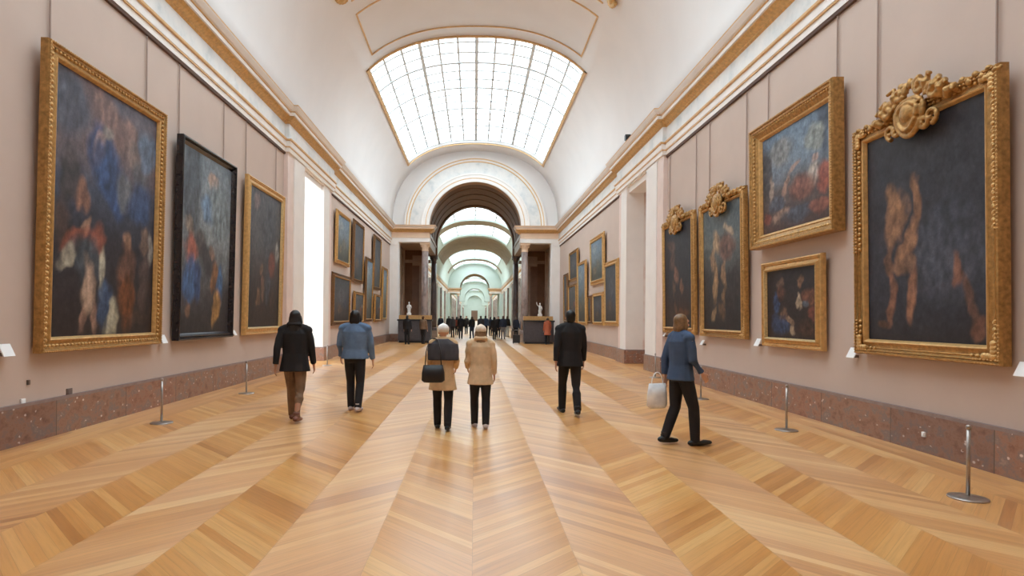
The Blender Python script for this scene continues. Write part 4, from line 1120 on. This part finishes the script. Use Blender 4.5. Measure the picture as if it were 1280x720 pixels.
# things carried
def bag_on(pos, rz, size, mat, lab, name, strap_to=None):
    t = thing(name, lab, 'bag', pos, rz)
    bm = bmesh.new(); w_, d_, h_ = size
    tube(bm, [(0, 0, 0), (0, 0, h_ * .12), (0, 0, h_ * .55), (0, 0, h_)], [(w_ * .40, d_ * .4), (w_ * .5, d_ * .5), (w_ * .49, d_ * .48), (w_ * .42, d_ * .2)], 20, flat=(1, 0, 0))
    obj('pouch', bm, mat, t, True)
    bm = bmesh.new()
    if strap_to: tube(bm, [Vector((-w_ * .35, 0, h_ * .95))] + [Vector(p) for p in strap_to] + [Vector((w_ * .35, 0, h_ * .95))], .008, 8)
    else: tube(bm, [Vector((w_ * .28 * math.cos(a), 0, h_ * .95 + h_ * .5 * math.sin(a))) for a in [PI * i / 12 for i in range(13)]], .007, 8)
    obj('strap', bm, mat, t, True)
    return t
p = b3.location
bag_on((p.x - .12, p.y - .26, .70), 0.1, (.32, .12, .24), C_['bagk'], 'black shoulder bag on the back of the left person of the central pair', 'shoulder_bag', [(-.10, .02, .42), (-.06, .12, .58), (-.02, .24, .60), (.03, .24, .60), (.07, .12, .58), (.10, .02, .42)])
hx = b6.matrix_basis @ i6['wri'][-1]
p = b6.location
bag_on((hx.x - .13, hx.y - .10, max(.45, hx.z - .50)), .3, (.30, .10, .32), C_['paper'], 'white bag in the hand of the person in blue at the right', 'carrier_bag')
# small figures far down the gallery: (px, feet depth Y, height, options)
crowd = [(509, 34.4, 1.70, 'black', 'short', 'black', 'black2', 'person in black standing at the left counter', .0),
         (529, 35.2, 1.66, 'brown', 'bun', 'brown', 'black2', 'person with brown bun and jacket standing at the right end of left counter', .1),
         (684.5, 36.0, 1.62, 'brown', 'bob', 'orange', 'black2', 'person in a rust orange dress or coat in front of the right counter', .0),
         (551, 50, 1.74, 'black', 'short', 'navy', 'black2', 'tiny person in navy behind the heads of the central pair, furthest left of that crowd', .12),
         (561, 55, 1.72, 'brown', 'short', 'black', 'navy', 'tiny person in black, second from the left in the distant crowd', .0),
         (571, 52, 1.66, 'black', 'long', 'red', 'black2', 'tiny person in brick red in the distant crowd', .1),
         (583, 57, 1.75, 'black', 'short', 'black', 'black2', 'tiny person in black left of the distant doorway', .0),
         (601, 46, 1.74, 'brown', 'short', 'greyc', 'navy', 'tiny person in charcoal at the middle of the distant crowd', .08),
         (613, 52, 1.66, 'black', 'short', 'navy', 'black2', 'tiny person in navy right of the distant crowd middle', .0),
         (623, 47, 1.72, 'black', 'short', 'black', 'black2', 'tiny person all in black right of the distant crowd middle', .12),
         (634, 50, 1.74, 'brown', 'short', 'black', 'lightj', 'tiny person in a black top and pale jeans right of centre', .0),
         (645, 44, 1.66, 'grey', 'short', 'navy', 'black2', 'tiny person in navy near the right dark column', .0),
         (576, 44, 1.74, 'black', 'short', 'black', 'black2', 'small person in black standing between the distant brick red and black dressed ones', .05),
         (590, 45, 1.68, 'brown', 'bob', 'black', 'navy', 'small dark dressed person with bobbed hair near the distant door', .1),
         (607, 49, 1.76, 'black', 'short', 'denimd', 'black2', 'tiny person in dark blue right of the distant door', .05),
         (618, 43, 1.66, 'black', 'long', 'black', 'black2', 'small long haired person in black right of the distant door', .1),
         (629, 44, 1.74, 'brown', 'short', 'navy', 'greytr', 'small person in navy and grey trousers right of centre', .05),
         (566, 47, 1.68, 'grey', 'short', 'greyc', 'black2', 'small grey haired person in charcoal left of the distant door', .0),
         (654, 40.5, 1.60, 'brown', 'bob', 'denimd', 'lightj', 'small person in blue with pale jeans beside the left end of the right counter', .1)]
for (px, Y, H, hair, hs, tor, leg, lab, st) in crowd:
    a, _b = unpix(px, 400)
    person(lab, (a * Y, Y, 0), random.uniform(-.5, .5) + (PI if px in (623, 551, 583) else 0), H, hair, hs, 'light', C_[tor], C_[leg], C_['shoe_b'], stride=st, vox=.026, coat_len=.30 if tor == 'orange' else 0,
           group='people in the distance')
# low black case on the floor by the right counter
t = thing('wheeled_case', 'small black case standing on the floor left of the right counter', 'case', (2.62, 36.6, 0))
bm = bmesh.new(); box(bm, -.22, .22, -.13, .13, .05, .55); bmesh.ops.bevel(bm, geom=bm.edges[:], offset=.03, segments=3); obj('case_body', bm, M['black_plastic'], t)
bm = bmesh.new(); tube(bm, [(-.12, .08, .54), (-.12, .08, .85), (.12, .08, .85), (.12, .08, .54)], .012, 8); obj('handle', bm, M['steel'], t)
for sx in (-1, 1):
    bm = bmesh.new(); tube(bm, [(sx * .18 - .02, .1, .035), (sx * .18 + .02, .1, .035)], .035, 12); obj('wheel', bm, M['black_plastic'], t)
